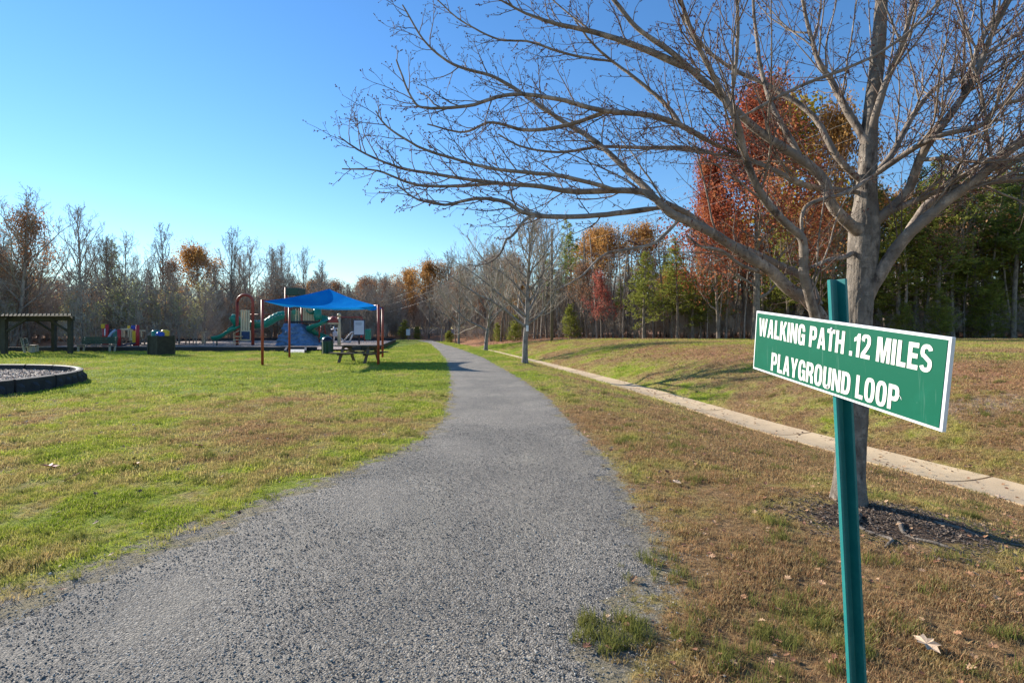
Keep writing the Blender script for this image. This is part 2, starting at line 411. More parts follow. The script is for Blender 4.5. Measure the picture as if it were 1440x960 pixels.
# blades
def blade_mat(name, bright, tint=None):
    m, nt, b = newmat(name); nt.nodes.remove(b); out = nt.nodes['Material Output']
    lc, wp = lawn_color(nt, bright)
    oi = nt.nodes.new('ShaderNodeObjectInfo')
    lc = mixc(nt, 1.0, lc, ramp(nt, oi.outputs['Random'], [(0, (.65, .7, .6)), (.5, (1, 1, 1)), (1, (1.35, 1.25, 1.3))]), 'MULTIPLY')
    straw = ramp(nt, noise(nt, wp, 55, 2), [(.50, (0, 0, 0)), (.62, (.75, .75, .75))])
    lc = mixc(nt, straw, lc, (.42*bright, .34*bright, .17*bright))
    if tint: lc = mixc(nt, .8, lc, tint)
    d = nt.nodes.new('ShaderNodeBsdfDiffuse'); t = nt.nodes.new('ShaderNodeBsdfTranslucent')
    nt.links.new(lc, d.inputs[0]); nt.links.new(lc, t.inputs[0])
    mx = nt.nodes.new('ShaderNodeMixShader'); mx.inputs[0].default_value = .42
    nt.links.new(d.outputs[0], mx.inputs[1]); nt.links.new(t.outputs[0], mx.inputs[2]); nt.links.new(mx.outputs[0], out.inputs[0])
    return m
M_blade = blade_mat('grass_blades', 1.25)
M_blade_g = blade_mat('lush_grass_blades', 1.0, (.19, .215, .05))

# ------------------------------------------------------------------ setting: ground, path, strip
def tree_r(x, y, cx, cy): return np.hypot(x-cx, y-cy)
LEFT_EDGE = lambda x: np.interp(x, [-90, -60, -40, -36, -30, -13, -10], [30, 35, 41, 58, 63, 70, 76])
RIGHT_EDGE = lambda x: np.interp(x, [-14, -6, 0, 6, 14, 25, 60, 120], [70, 60, 52, 45, 40.5, 38.5, 37, 36])
def sinh_axis(a, b, n, s, c=0.):
    ta, tb = math.asinh((a-c)/s), math.asinh((b-c)/s); return c+s*np.sinh(np.linspace(ta, tb, n))
gx = sinh_axis(-600, 600, 430, 2.2, 1.0); gy = sinh_axis(-60, 900, 420, 2.4, 3.0)
X, Y = np.meshgrid(gx, gy); Z = ground(X, Y)
nx, ny = len(gx), len(gy)
idx = np.arange(nx*ny).reshape(ny, nx)
fc = np.stack([idx[:-1, :-1], idx[:-1, 1:], idx[1:, 1:], idx[1:, :-1]], -1).reshape(-1, 4)
Zg = Z.copy(); Zg -= .014*(path_dist(X, Y) < -.35); Zg -= .06*(np.abs((X-strip_x(Y))*.97) < SW/2-.02)
me = fastmesh('ground', np.stack([X, Y, Zg], -1).reshape(-1, 3), fc, M_ground, True)
pd = path_dist(X, Y)
wl_ = np.where(X < -1, np.interp(Y, [0, 5, 9, 20], [1.5, .8, .3, .12]), np.interp(Y, [0, 2.5, 5, 9], [.9, .75, .3, .12]))
edge = np.clip(1-pd/wl_, 0, 1)*.75
litter = np.clip(np.where(X > -12, (Y-RIGHT_EDGE(X)+3.2)/2.5, (Y-LEFT_EDGE(X)+1.5)/3), 0, 1)
u_ = (X-strip_x(Y))
litter = np.maximum(litter, .62*np.exp(-((u_-4.9)/3.2)**2)*(Y > 5)*(Y < 28))
mulch = np.maximum(np.clip(1.15-np.hypot((X-3.03)/.95, (Y-4.0)/.58), 0, 1)*1.1, np.clip(1.2-tree_r(X, Y, .54, 21.4)/1.0, 0, 1))
mulch = np.maximum(mulch, np.clip(1.2-tree_r(X, Y, -1.85, 36)/1.0, 0, 1))
bare = np.maximum(.75*np.exp(-(((X-8.6)/1.5)**2+((Y-9.3)/.8)**2)), .5*np.exp(-(((X-3.9)/.6)**2+((Y-3.4)/.4)**2)))
bare = np.maximum(bare, .42*np.exp(-((X-1.9)/.9)**2-((Y-3.4)/1.4)**2))
for nm, arr in (('edge', edge), ('litter', litter), ('mulch', mulch), ('bare', bare)):
    a = me.attributes.new(nm, 'FLOAT', 'POINT'); a.data.foreach_set('value', arr.astype(np.float32).ravel())
tag(linkmesh('ground', me), kind='structure')

# gravel path, ragged edges
ys = np.concatenate([np.linspace(-8, .8, 30), .8*np.exp(np.linspace(0, math.log(66/.8), 900))])
nc = 26
def rag(y, s):
    return (.05*np.sin(y*5.1+s)+.04*np.sin(y*11.7+2*s)+.025*np.sin(y*27+s)+.03*np.sin(y*53+3*s))*np.clip(y/6+.5, .5, 1.6)
pl = path_l(ys)-.02+rag(ys, 1.); pr = path_r(ys)+.02+rag(ys, 4.)
T = np.linspace(0, 1, nc)[None, :]
PX = pl[:, None]*(1-T)+pr[:, None]*T; PYY = np.repeat(ys[:, None], nc, 1)
PZ = .004+.035*np.clip(np.minimum(T, 1-T)*5, 0, 1)*0+.006*np.sin(PX*2.3+PYY)*np.sin(PYY*1.7)*np.clip(np.minimum(T, 1-T)*6, 0, 1)
PZ = PZ + np.maximum(ground(PX, PYY), -.02) + .002
PZ[:, 0] -= .016; PZ[:, -1] -= .016
ix = np.arange(PX.size).reshape(PX.shape)
pf = np.stack([ix[:-1, :-1], ix[:-1, 1:], ix[1:, 1:], ix[1:, :-1]], -1).reshape(-1, 4)
tag(linkmesh('gravel_path', fastmesh('gravel_path', np.stack([PX, PYY, PZ], -1).reshape(-1, 3), pf, M_path, True)), kind='structure')

# concrete drainage strip, slab by slab
strip = thing('concrete_gutter', 'long pale concrete gutter strip running along the bottom of the grass swale', 'gutter', (0, 0, 0))
strip['kind'] = 'structure'
y = 1.0
def spt(yy, o):
    a = np.array([strip_x(yy), yy]); b2 = np.array([strip_x(yy+.05), yy+.05]); t = unit(b2-a); n = np.array([t[1], -t[0]])
    return a+n*o
k = 0
M_slab = [simple('concrete_slab', (.58, .43, .255), .9, .16, 2.5, .35, 90), simple('concrete_slab_dark', (.53, .39, .235), .9, .16, 2.5, .35, 90)]
while y < 66:
    L = 3.05
    g = MB(); seg = 6
    y1 = y+L-.035
    tilt = R.uniform(-.006, .006)
    def fn(a, bb, y=y, y1=y1):
        p = spt(y+(y1-y)*bb, (a-.5)*SW); return (p[0], p[1], G(strip_x(p[1]), p[1])+.035-.035*(1-abs(2*a-1)**2)+tilt*(2*bb-1))
    g.grid(fn, 8, seg)
    def sk(side):
        def f2(a, bb, y=y, y1=y1):
            p = spt(y+(y1-y)*bb, side*SW/2); zz = G(strip_x(p[1]), p[1])+.035+tilt*(2*bb-1); return (p[0], p[1], zz-a*.15)
        return f2
    g.grid(sk(-1), 1, seg, False); g.grid(sk(1), 1, seg, False)
    for e in (0, 1):
        def f3(a, bb, e=e):
            q = fn(bb, e); return (q[0], q[1], q[2]-a*.15)
        g.grid(f3, 1, 8, False)
    g.build('concrete_slab', M_slab[k % 2], strip); k += 1; y += L
# second far gravel path at the foot of the woods (right)
rows = []
for i in range(60):
    x = 3+i*1.3; yy = RIGHT_EDGE(x)-2.4+.35*math.sin(x*.3); rows.append((x, yy))
g = MB(); g.grid(lambda a, bb: (rows[int(round(bb*59))][0], rows[int(round(bb*59))][1]+(a-.5)*.9, G(*rows[int(round(bb*59))])+.03), 1, 59)
tag(g.build('far_path', simple('pale_far_path', (.42, .34, .27), .95, .2, 3, .2, 30)), kind='structure')

# ------------------------------------------------------------------ scatter (geometry nodes) for grass, gravel, leaves
def scatter(name, pts, scl, protos, label, cat, tilt=.25, kind='stuff'):
    col = bpy.data.collections.new(name+'_sources')
    for me in protos:
        col.objects.link(bpy.data.objects.new(me.name, me))
    me = bpy.data.meshes.new(name); me.vertices.add(len(pts)); me.vertices.foreach_set('co', np.asarray(pts, np.float32).ravel())
    a = me.attributes.new('sz', 'FLOAT', 'POINT'); a.data.foreach_set('value', np.asarray(scl, np.float32))
    o = bpy.data.objects.new(name, me); COL.objects.link(o)
    ng = bpy.data.node_groups.new(name+'_nodes', 'GeometryNodeTree')
    ng.interface.new_socket('Geometry', in_out='INPUT', socket_type='NodeSocketGeometry')
    ng.interface.new_socket('Geometry', in_out='OUTPUT', socket_type='NodeSocketGeometry')
    gi = ng.nodes.new('NodeGroupInput'); go = ng.nodes.new('NodeGroupOutput')
    ci = ng.nodes.new('GeometryNodeCollectionInfo'); ci.inputs['Collection'].default_value = col
    ci.inputs['Separate Children'].default_value = True; ci.inputs['Reset Children'].default_value = True
    ip = ng.nodes.new('GeometryNodeInstanceOnPoints'); ip.inputs['Pick Instance'].default_value = True
    rv = ng.nodes.new('FunctionNodeRandomValue'); rv.data_type = 'FLOAT_VECTOR'
    rv.inputs[0].default_value = (-tilt, -tilt, 0); rv.inputs[1].default_value = (tilt, tilt, 6.283)
    na = ng.nodes.new('GeometryNodeInputNamedAttribute'); na.data_type = 'FLOAT'; na.inputs[0].default_value = 'sz'
    l = ng.links.new
    l(gi.outputs[0], ip.inputs['Points']); l(ci.outputs[0], ip.inputs['Instance']); l(rv.outputs[0], ip.inputs['Rotation'])
    l(na.outputs[0], ip.inputs['Scale']); l(ip.outputs[0], go.inputs[0])
    md = o.modifiers.new('scatter', 'NODES'); md.node_group = ng
    return tag(o, label, cat, None, kind)

def clump(name, nb, h, w, spread, mat, lean=.6):
    V = []; Fq = []
    for i in range(nb):
        a = R.uniform(0, 6.28); rr = spread*math.sqrt(R.random()); bx, by = rr*math.cos(a), rr*math.sin(a)
        hh = h*R.uniform(.45, 1.1); a2 = R.uniform(0, 6.28); ln = hh*R.uniform(.1, lean); dx, dy = math.cos(a2), math.sin(a2)
        wx, wy = -dy*w/2, dx*w/2
        n = len(V)
        V += [(bx-wx, by-wy, -.004), (bx+wx, by+wy, -.004),
              (bx+dx*ln*.4+wx*.8, by+dy*ln*.4+wy*.8, hh*.6), (bx+dx*ln*.4-wx*.8, by+dy*ln*.4-wy*.8, hh*.6),
              (bx+dx*ln+wx*.1, by+dy*ln+wy*.1, hh), (bx+dx*ln-wx*.1, by+dy*ln-wy*.1, hh)]
        Fq += [(n, n+1, n+2, n+3), (n+3, n+2, n+4, n+5)]
    return fastmesh(name, np.array(V), np.array(Fq), mat)
lawnc = [clump('grass_clump', 22, .032, .0035, .05, M_blade, 1.1) for _ in range(5)]
tuftc = [clump('grass_tuft', 26, .085, .004, .045, M_blade_g, .9) for _ in range(3)]
farc = [clump('grass_far_clump', 12, .045, .010, .13, M_blade, 1.2) for _ in range(4)]

def sample(n, y0, y1, pw=1.0):
    y = np.exp(NR.uniform(math.log(y0), math.log(y1), n)) if pw == 0 else (NR.uniform(y0**pw, y1**pw, n))**(1/pw)
    x = NR.uniform(-1.12, 1.12, n)*y+NR.uniform(-.4, .4, n); return x, y
def lawn_ok(x, y, r=.5):
    pd = path_dist(x, y); u = np.abs(x-strip_x(y))
    ww = np.where(x < 0, np.interp(y, [0, 5, 10], [1.3, .6, .2]), np.interp(y, [0, 5, 10], [.8, .45, .2]))
    keep = NR.random_sample(len(x)) < np.clip((pd-.02)/ww, 0, 1)**1.3
    keep &= u > SW/2+.05+NR.uniform(-.08, .06, len(x))
    m = np.hypot((x-3.03)/.95, (y-4.0)/.58); keep &= (m > .85+NR.uniform(0, .5, len(x)))
    keep &= ~((np.hypot(x+16.5, y-11.8) < 5.05))
    keep &= ~((x < -9) & (y > 33.5))
    keep &= ~((x > -12) & (y > RIGHT_EDGE(x)-2.2-1.6*NR.random_sample(len(x))))
    return keep
x, y = sample(110000, 1.2, 12, 1.5); k = lawn_ok(x, y) & (NR.random_sample(len(x)) < np.interp(y, [6, 12], [1, .25])); x, y = x[k], y[k]
cl = .5+.5*np.sin(x*5.3+1.7*np.sin(y*3.1))*np.sin(y*4.7+1.3*np.sin(x*2.7)); k = NR.random_sample(len(x)) < .45+.75*cl; x, y, cl = x[k], y[k], cl[k]
scatter('lawn_grass', np.stack([x, y, ground(x, y)], -1), NR.uniform(.5, 1.1, len(x))*(.6+.75*cl), lawnc, 'short patchy green and brown lawn grass beside the gravel path', 'grass')
x, y = sample(120000, 5, 58, 1.1); k = lawn_ok(x, y); x, y = x[k], y[k]
scatter('lawn_grass', np.stack([x, y, ground(x, y)], -1), NR.uniform(.6, 1.2, len(x))*np.interp(y, [7, 30, 58], [.9, 1.5, 2.3]), farc, 'short lawn grass farther off, bright green on the left and browner on the right', 'grass')
# tufts : clusters
cx, cy = sample(420, 1.6, 14, 1.4)
spec = [(.42, 2.5), (.5, 2.42), (.62, 2.5), (.58, 2.62), (.38, 2.62), (.85, 2.5), (1.0, 2.35), (1.25, 2.5), (1.45, 2.7), (1.6, 2.4), (1.1, 2.15), (1.35, 2.2), (1.7, 2.9), (1.95, 2.6), (.9, 3.1), (.95, 3.3), (3.9, 3.3), (3.5, 2.9), (3.2, 3.0), (2.4, 2.5), (2.0, 2.2), (1.15, 5.3), (1.12, 4.7)]
cx = np.concatenate([cx, [s[0] for s in spec]*1]); cy = np.concatenate([cy, [s[1] for s in spec]*1])
tx, ty = [], []
for qi, (a, b2) in enumerate(zip(cx, cy)):
    n = R.randint(4, 16); s = R.uniform(.05, .16)
    if 420 <= qi < 430: n = R.randint(12, 22); s = R.uniform(.04, .09)
    tx += [a+R.gauss(0, s) for _ in range(n)]; ty += [b2+R.gauss(0, s*.7) for _ in range(n)]
tx = np.array(tx); ty = np.array(ty); ns = len(spec)*10
k = lawn_ok(tx, ty) | ((path_dist(tx, ty) > -.35) & (NR.random_sample(len(tx)) < .75) & (tx > .2) & (tx < 2) & (ty < 3.4)); tx, ty = tx[k], ty[k]
scatter('grass_tufts', np.stack([tx, ty, ground(tx, ty)], -1), NR.uniform(.35, .95, len(tx)), tuftc, 'taller bright green tufts growing at the path edge and in the lawn', 'grass')

# gravel stones
def stone(name, mat):
    bm = bmesh.new(); bmesh.ops.create_icosphere(bm, subdivisions=1, radius=1)
    for v in bm.verts: v.co = Vector((v.co.x*R.uniform(.75, 1.25), v.co.y*R.uniform(.6, 1.1), v.co.z*R.uniform(.4, .75)))
    me = bpy.data.meshes.new(name); bm.to_mesh(me); bm.free(); me.materials.append(mat); return me
M_st, nt, b = newmat('loose_gravel')
oi = nt.nodes.new('ShaderNodeObjectInfo')
nt.links.new(ramp(nt, oi.outputs['Random'], [(0, (.06, .056, .052)), (.45, (.21, .19, .16)), (.85, (.44, .395, .325)), (1, (.70, .63, .52))]), b.inputs['Base Color'])
b.inputs['Roughness'].default_value = .8
stones = [stone('gravel_stone', M_st) for _ in range(5)]
y = (NR.uniform(1.3**1.2, 8.0**1.2, 130000))**(1/1.2); x = NR.uniform(-1.1, 1.1, len(y))*y
pd = path_dist(x, y); k = (pd < 0) | (NR.random_sample(len(x)) < np.clip(.55-pd/np.interp(y, [0, 5, 9], [1.6, .6, .3]), 0, .5)); x, y = x[k], y[k]
zz = ground(x, y)+.004+.006
scatter('loose_gravel', np.stack([x, y, zz], -1), NR.uniform(.002, .0056, len(x))*(1+.8*(NR.random_sample(len(x)) < .02)), stones, 'small loose grey and blue stones on the gravel path', 'gravel', .6)

# leaves on the ground
def leaf_mesh(name, mat, s=1.):
    out = [(0, -.5), (.08, -.3), (.28, -.32), (.2, -.12), (.42, -.02), (.22, .1), (.34, .3), (.12, .26), (0, .5), (-.12, .28), (-.36, .26), (-.2, .08), (-.4, -.06), (-.2, -.14), (-.26, -.34), (-.07, -.3)]
    V = [(0, 0, .05)]+[(a*s, b*s, .12*R.random()+.22*abs(a)) for a, b in out]
    me = bpy.data.meshes.new(name); me.from_pydata(V, [], [(0, i+1, (i+1) % 16+1) for i in range(16)]); me.materials.append(mat); return me
def lm(name, cols):
    m, nt, b = newmat(name); oi = nt.nodes.new('ShaderNodeObjectInfo')
    nt.links.new(ramp(nt, oi.outputs['Random'], [(i/(len(cols)-1), c) for i, c in enumerate(cols)]), b.inputs['Base Color']); b.inputs['Roughness'].default_value = .7; return m
M_litter = lm('dry_leaves', [(.13, .045, .02), (.27, .12, .055), (.36, .19, .09), (.46, .30, .17)])
leaves = [leaf_mesh('dry_leaf', M_litter) for _ in range(4)]
x1, y1 = sample(6500, 1.6, 18, 1.3); k = path_dist(x1, y1) > -.05; keepleft = (x1 > 0) | (NR.random_sample(len(x1)) < .22); x1, y1 = x1[k & keepleft], y1[k & keepleft]
y2 = NR.uniform(6, 30, 9000); u2 = NR.normal(4.6, 2.6, 9000); x2 = strip_x(y2)+u2; k = u2 > .3; x2, y2 = x2[k], y2[k]
x3 = NR.uniform(-4, 60, 9000); y3 = RIGHT_EDGE(x3)-np.abs(NR.normal(0, 2.2, 9000))
x = np.concatenate([x1, x2, x3]); y = np.concatenate([y1, y2, y3])
scatter('fallen_leaves', np.stack([x, y, ground(x, y)+.02], -1), NR.uniform(.02, .06, len(x))*np.interp(y, [0, 8, 40], [.8, 1.2, 2.0]), leaves, 'dry brown fallen leaves strewn over the lawn and swale', 'leaves', .5)
# mulch chips at the near tree
ch = []
for i in range(4):
    g = MB(); g.box((0, 0, 0), (1, R.uniform(.2, .5), .16), 0, R.uniform(-.2, .2), R.uniform(-.2, .2)); me = g.mesh('bark_chip'); ch.append(me)
M_chip = lm('bark_chips', [(.025, .018, .013), (.07, .048, .033), (.13, .088, .06), (.30, .22, .15)])
for me in ch: me.materials.append(M_chip)
a = NR.uniform(0, 6.28, 3600); r = NR.random_sample(3600)**.75*1.15*(1+.16*np.sin(a*3+1)+.10*np.sin(a*7)); x = 3.03+r*np.cos(a)*.92; y = 4.0+r*np.sin(a)*.56
scatter('bark_mulch', np.stack([x, y, ground(x, y)+.008], -1), NR.uniform(.007, .027, len(x)), ch, 'dark bark mulch spread around the base of the nearest tree', 'mulch', .5)

# single leaves that can be told apart
M_redleaf = simple('red_leaf', (.30, .03, .02), .6, .3, 20, 0); M_tanleaf = simple('tan_leaf', (.50, .36, .24), .7, .25, 20, 0)
def single_leaf(px, py, s, mat, label, z=.02):
    d = 1.5*F/(py-HZ); x = (px-720)/F*d
    if px > 1000:
        for _ in range(12): d = (EYE-G((px-720)/F*d, d))*F/(py-HZ)
        x = (px-720)/F*d
    me = leaf_mesh('oak_leaf', mat); o = linkmesh('oak_leaf', me); o.scale = (s, s, s); o.location = (x, d, G(x, d)+.03)
    o.rotation_euler = (R.uniform(-.3, .5), R.uniform(-.3, .3), R.uniform(0, 6)); tag(o, label, 'leaf')
single_leaf(70, 661, .19, M_redleaf, 'large dark red oak leaf lying on the left lawn below the round mulch bed')
single_leaf(190, 657, .12, M_redleaf, 'small red leaf on the lawn to the right of the large red leaf')
single_leaf(95, 681, .10, M_tanleaf, 'pale tan leaf just below the large red leaf on the left lawn')
single_leaf(279, 631, .13, M_redleaf, 'red leaf lying in the middle of the left lawn')
single_leaf(108, 674, .09, M_redleaf, 'tiny dark red leaf between the large red leaf and the pale one')
single_leaf(1283, 682, .14, M_tanleaf, 'tan leaf in the grass between the near tree and the concrete strip')
single_leaf(1303, 915, .13, M_tanleaf, 'pale dried leaf in the grass right of the sign post foot')
single_leaf(1405, 640, .16, M_tanleaf, 'pale leaf in the weeds beyond the concrete strip at the right edge')
single_leaf(950, 682, .12, M_tanleaf, 'pale leaf on the brown grass right of the path')

# ------------------------------------------------------------------ the green sign
def arc(cx, cy, rx, ry, a0, a1, n=14, e=1.0):
    out = []
    for i in range(n+1):
        a = math.radians(a0+(a1-a0)*i/n); c, s = math.cos(a), math.sin(a)
        out.append((cx+rx*math.copysign(abs(c)**e, c), cy+ry*math.copysign(abs(s)**e, s)))
    return out
def stroke(pts, w):
    L, Rr = [], []; n = len(pts)
    for i, p in enumerate(pts):
        a = Vector(pts[max(i-1, 0)]); b2 = Vector(pts[min(i+1, n-1)]); t = (b2-a).normalized(); nrm = Vector((-t.y, t.x))
        ww = w[i] if isinstance(w, list) else w
        L.append((p[0]+nrm.x*ww/2, p[1]+nrm.y*ww/2)); Rr.append((p[0]-nrm.x*ww/2, p[1]-nrm.y*ww/2))
    return L+Rr[::-1]
def rect(x0, y0, x1, y1): return [(x0, y0), (x1, y0), (x1, y1), (x0, y1)]
E = .72
GL = {
 'W': (.80, [[(0, 1), (.17, 1), (.245, .33), (.32, 1), (.48, 1), (.555, .33), (.63, 1), (.80, 1), (.655, 0), (.485, 0), (.40, .66), (.315, 0), (.145, 0)]]),
 'A': (.56, [[(0, 0), (.17, 0), (.205, .2), (.355, .2), (.39, 0), (.56, 0), (.375, 1), (.185, 1)], [(.23, .36), (.33, .36), (.28, .70)]]),
 'L': (.42, [[(0, 0), (.42, 0), (.42, .18), (.18, .18), (.18, 1), (0, 1)]]),
 'K': (.56, [[(0, 0), (.18, 0), (.18, .28), (.245, .40), (.375, 0), (.57, 0), (.36, .58), (.55, 1), (.36, 1), (.18, .58), (.18, 1), (0, 1)]]),
 'I': (.18, [rect(0, 0, .18, 1)]),
 'N': (.54, [[(0, 0), (.165, 0), (.165, .60), (.36, 0), (.54, 0), (.54, 1), (.375, 1), (.375, .42), (.19, 1), (0, 1)]]),
 'G': (.54, [arc(.27, .5, .27, .52, 40, 270, 20, E)+[(.34, -.01), (.40, .06), (.42, 0), (.54, 0), (.54, .54), (.28, .54), (.28, .37), (.36, .37), (.36, .25)]+arc(.27, .5, .085, .36, 290, 50, 16, E)+[(.355, .66), (.54, .68)]]),
 'P': (.52, [[(0, 0), (.18, 0), (.18, .36)]+arc(.27, .68, .25, .32, 270, 450, 16, E)+[(0, 1)], [(.18, .53)]+arc(.26, .68, .085, .15, 270, 450, 10, E)+[(.18, .83)]]),
 'T': (.50, [[(.16, 0), (.34, 0), (.34, .82), (.50, .82), (.50, 1), (0, 1), (0, .82), (.16, .82)]]),
 'H': (.54, [[(0, 0), (.18, 0), (.18, .42), (.36, .42), (.36, 0), (.54, 0), (.54, 1), (.36, 1), (.36, .6), (.18, .6), (.18, 1), (0, 1)]]),
 '.': (.17, [rect(0, 0, .17, .2)]),
 '1': (.34, [[(.16, 0), (.34, 0), (.34, 1), (.20, 1), (.14, .88), (0, .80), (0, .63), (.16, .70)]]),
 '2': (.50, [[(0, 0), (.50, 0), (.50, .17), (.23, .17), (.40, .42), (.47, .55)]+arc(.25, .72, .25, .29, -10, 175, 16, E)+[(.17, .69)]+arc(.25, .74, .075, .13, 180, 0, 8, E)+[(.32, .66), (.26, .52), (.02, .2)]]),
 'M': (.68, [[(0, 0), (.16, 0), (.16, .68), (.265, 0), (.415, 0), (.52, .68), (.52, 0), (.68, 0), (.68, 1), (.44, 1), (.34, .38), (.24, 1), (0, 1)]]),
 'E': (.46, [[(0, 0), (.46, 0), (.46, .18), (.18, .18), (.18, .42), (.42, .42), (.42, .6), (.18, .6), (.18, .82), (.45, .82), (.45, 1), (0, 1)]]),
 'S': (.50, [stroke(arc(.25, .72, .17, .205, 15, 215, 12, .85)+[(.16, .58), (.25, .51), (.34, .44)]+arc(.25, .28, .17, .205, 35, -165, 12, .85), .165)]),
 'Y': (.56, [[(.19, 0), (.37, 0), (.37, .38), (.56, 1), (.38, 1), (.28, .62), (.18, 1), (0, 1), (.19, .38)]]),
 'R': (.54, [[(0, 0), (.18, 0), (.18, .38), (.24, .38), (.33, .28), (.35, 0), (.54, 0), (.50, .34), (.40, .46)]+arc(.27, .715, .25, .285, -60, 90, 14, E)+[(0, 1)], [(.18, .56)]+arc(.26, .70, .085, .13, 270, 450, 10, E)+[(.18, .83)]]),
 'O': (.54, [arc(.27, .5, .27, .52, 0, 350, 35, E), arc(.27, .5, .09, .36, 0, 345, 23, E)]),
 'U': (.52, [[(0, 1), (0, .28)]+arc(.26, .28, .26, .30, 180, 360, 16, E)+[(.52, 1), (.34, 1), (.34, .28)]+arc(.26, .28, .08, .13, 360, 180, 10, E)+[(.18, 1)]]),
 'D': (.53, [[(0, 0)]+arc(.24, .5, .29, .5, 270, 450, 20, .7)+[(0, 1)], [(.18, .17)]+arc(.24, .5, .11, .33, 270, 450, 12, .7)+[(.18, .83)]]),
}
def text_tris(s, gap=.07, space=.26):
    out = []; x = 0
    for ch in s:
        if ch == ' ': x += space; continue
        w, loops = GL[ch]
        ls = [[Vector((p[0]+x, p[1], 0)) for p in l] for l in loops]
        flat = [p for l in ls for p in l]
        for t in tessellate_polygon(ls): out.append([flat[i] for i in t])
        x += w+gap
    return out, x-gap
A0 = P(1064, 437, 1.756); A1 = P(1064, 519, 1.756); B0 = P(1339, 474.3, 1.05); B1 = P(1339, 612, 1.05)
ex = (B0-A0); SL = ex.length; ex.normalize(); ey = (A0-A1); SHh = .2; ey = (ey-ex*ey.dot(ex)).normalized(); ez = ex.cross(ey)   # towards viewer
if ez.dot(Vector((0, 0, EYE))-A0) < 0: ez = -ez
M_signg, nt, b = newmat('green_sign_face')
tc = nt.nodes.new('ShaderNodeTexCoord').outputs['Object']
gcol = mixc(nt, ramp(nt, noise(nt, tc, 9, 5, .7), [(.5, (0, 0, 0)), (.75, (.35, .35, .35))]), (.001, .10, .055), (.008, .15, .095))
mp = nt.nodes.new('ShaderNodeMapping'); mp.inputs['Scale'].default_value = (1, 1, .08); nt.links.new(tc, mp.inputs[0])
gcol = mixc(nt, ramp(nt, noise(nt, mp.outputs[0], 60, 3, .6), [(.62, (0, 0, 0)), (.78, (.22, .22, .22))]), gcol, (.3, .42, .36))
gcol = mixc(nt, ramp(nt, noise(nt, tc, 70, 4, .8), [(.70, (0, 0, 0)), (.76, (.6, .6, .6))]), gcol, (.4, .5, .42))
nt.links.new(gcol, b.inputs['Base Color']); b.inputs['Roughness'].default_value = .5; b.inputs['Specular IOR Level'].default_value = .15
M_signw, nt, b = newmat('white_sign_lettering')
tc = nt.nodes.new('ShaderNodeTexCoord').outputs['Object']
c = mixc(nt, ramp(nt, noise(nt, tc, 55, 5, .8), [(.58, (0, 0, 0)), (.72, (.35, .35, .35))]), (.74, .74, .66), (.42, .42, .34))
nt.links.new(c, b.inputs['Base Color']); b.inputs['Roughness'].default_value = .45
M_signe, nt, b = newmat('white_sign_edge')
tc = nt.nodes.new('ShaderNodeTexCoord').outputs['Object']
nt.links.new(mixc(nt, ramp(nt, noise(nt, tc, 25, 5, .8), [(.5, (0, 0, 0)), (.7, (.4, .4, .4))]), (.75, .75, .74), (.5, .5, .5)), b.inputs['Base Color'])
sign = thing('trail_sign', 'green and white walking path sign with raised-looking white letters on a teal metal post', 'sign', (P(1205, 960, 1.38).x+.03, 1.40, 0))
def spnt(u, v, w=0): return A0+ex*u+ey*(v-SHh)+ez*w
TH = .009
def slab(u0, u1, v0, v1, w0, w1):
    g = MB(); g.add([tuple(spnt(u, v, w)) for w in (w0, w1) for v in (v0, v1) for u in (u0, u1)],
        [(0, 2, 3, 1), (4, 5, 7, 6), (0, 1, 5, 4), (1, 3, 7, 5), (3, 2, 6, 7), (2, 0, 4, 6)]); return g
pan = slab(0, SL, 0, SHh, -TH, 0).build('panel', M_signe, sign, .0008)
g = slab(.0065, SL-.0075, .0065, SHh-.0065, -.001, .0012); g.build('green_face', M_signg, sign)
def lettering(s, u0, u1, v0, h):
    tris, w = text_tris(s); g = MB(); sx = (u1-u0)/w
    for t in tris:
        n = Vector(t[1]-t[0]).cross(t[2]-t[0]).z
        if n < 0: t = t[::-1]
        g.add([tuple(spnt(u0+p.x*sx, v0+p.y*h, .0022)) for p in t], [(0, 1, 2)])
    g.build('lettering', M_signw, sign)
lettering('WALKING PATH .12 MILES', .024, .676, .118, .060)
lettering('PLAYGROUND LOOP', .106, .602, .014, .059)
for (u, v) in ((.366, .178), (.366, .020)):
    g = MB(); c0 = spnt(u+.003, v, .0015); q = []
    for rr, hh in ((.0052, 0), (.0052, .002), (.003, .0035)):
        q.append([tuple(c0+ex*rr*math.cos(2*math.pi*j/12)+ey*rr*math.sin(2*math.pi*j/12)+ez*hh) for j in range(12)])
    g.add(q[0]+q[1]+q[2], [(i*12+j, i*12+(j+1) % 12, (i+1)*12+(j+1) % 12, (i+1)*12+j) for i in (0, 1) for j in range(12)]+[tuple(range(24, 36))])
    g.build('bolt', M_metal, sign)
for u, v, du, dv in ((.600, .052, .006, -.003), (.606, .048, .004, -.006), (.478, .166, .004, -.010)):
    g = MB(); g.add([tuple(spnt(u, v, .0025)), tuple(spnt(u+du, v+dv, .0025)), tuple(spnt(u+du*.9, v+dv+.0012, .0025)), tuple(spnt(u+.001, v+.0018, .0025))], [(0, 1, 2, 3)]); g.build('scratch', M_signe, sign)
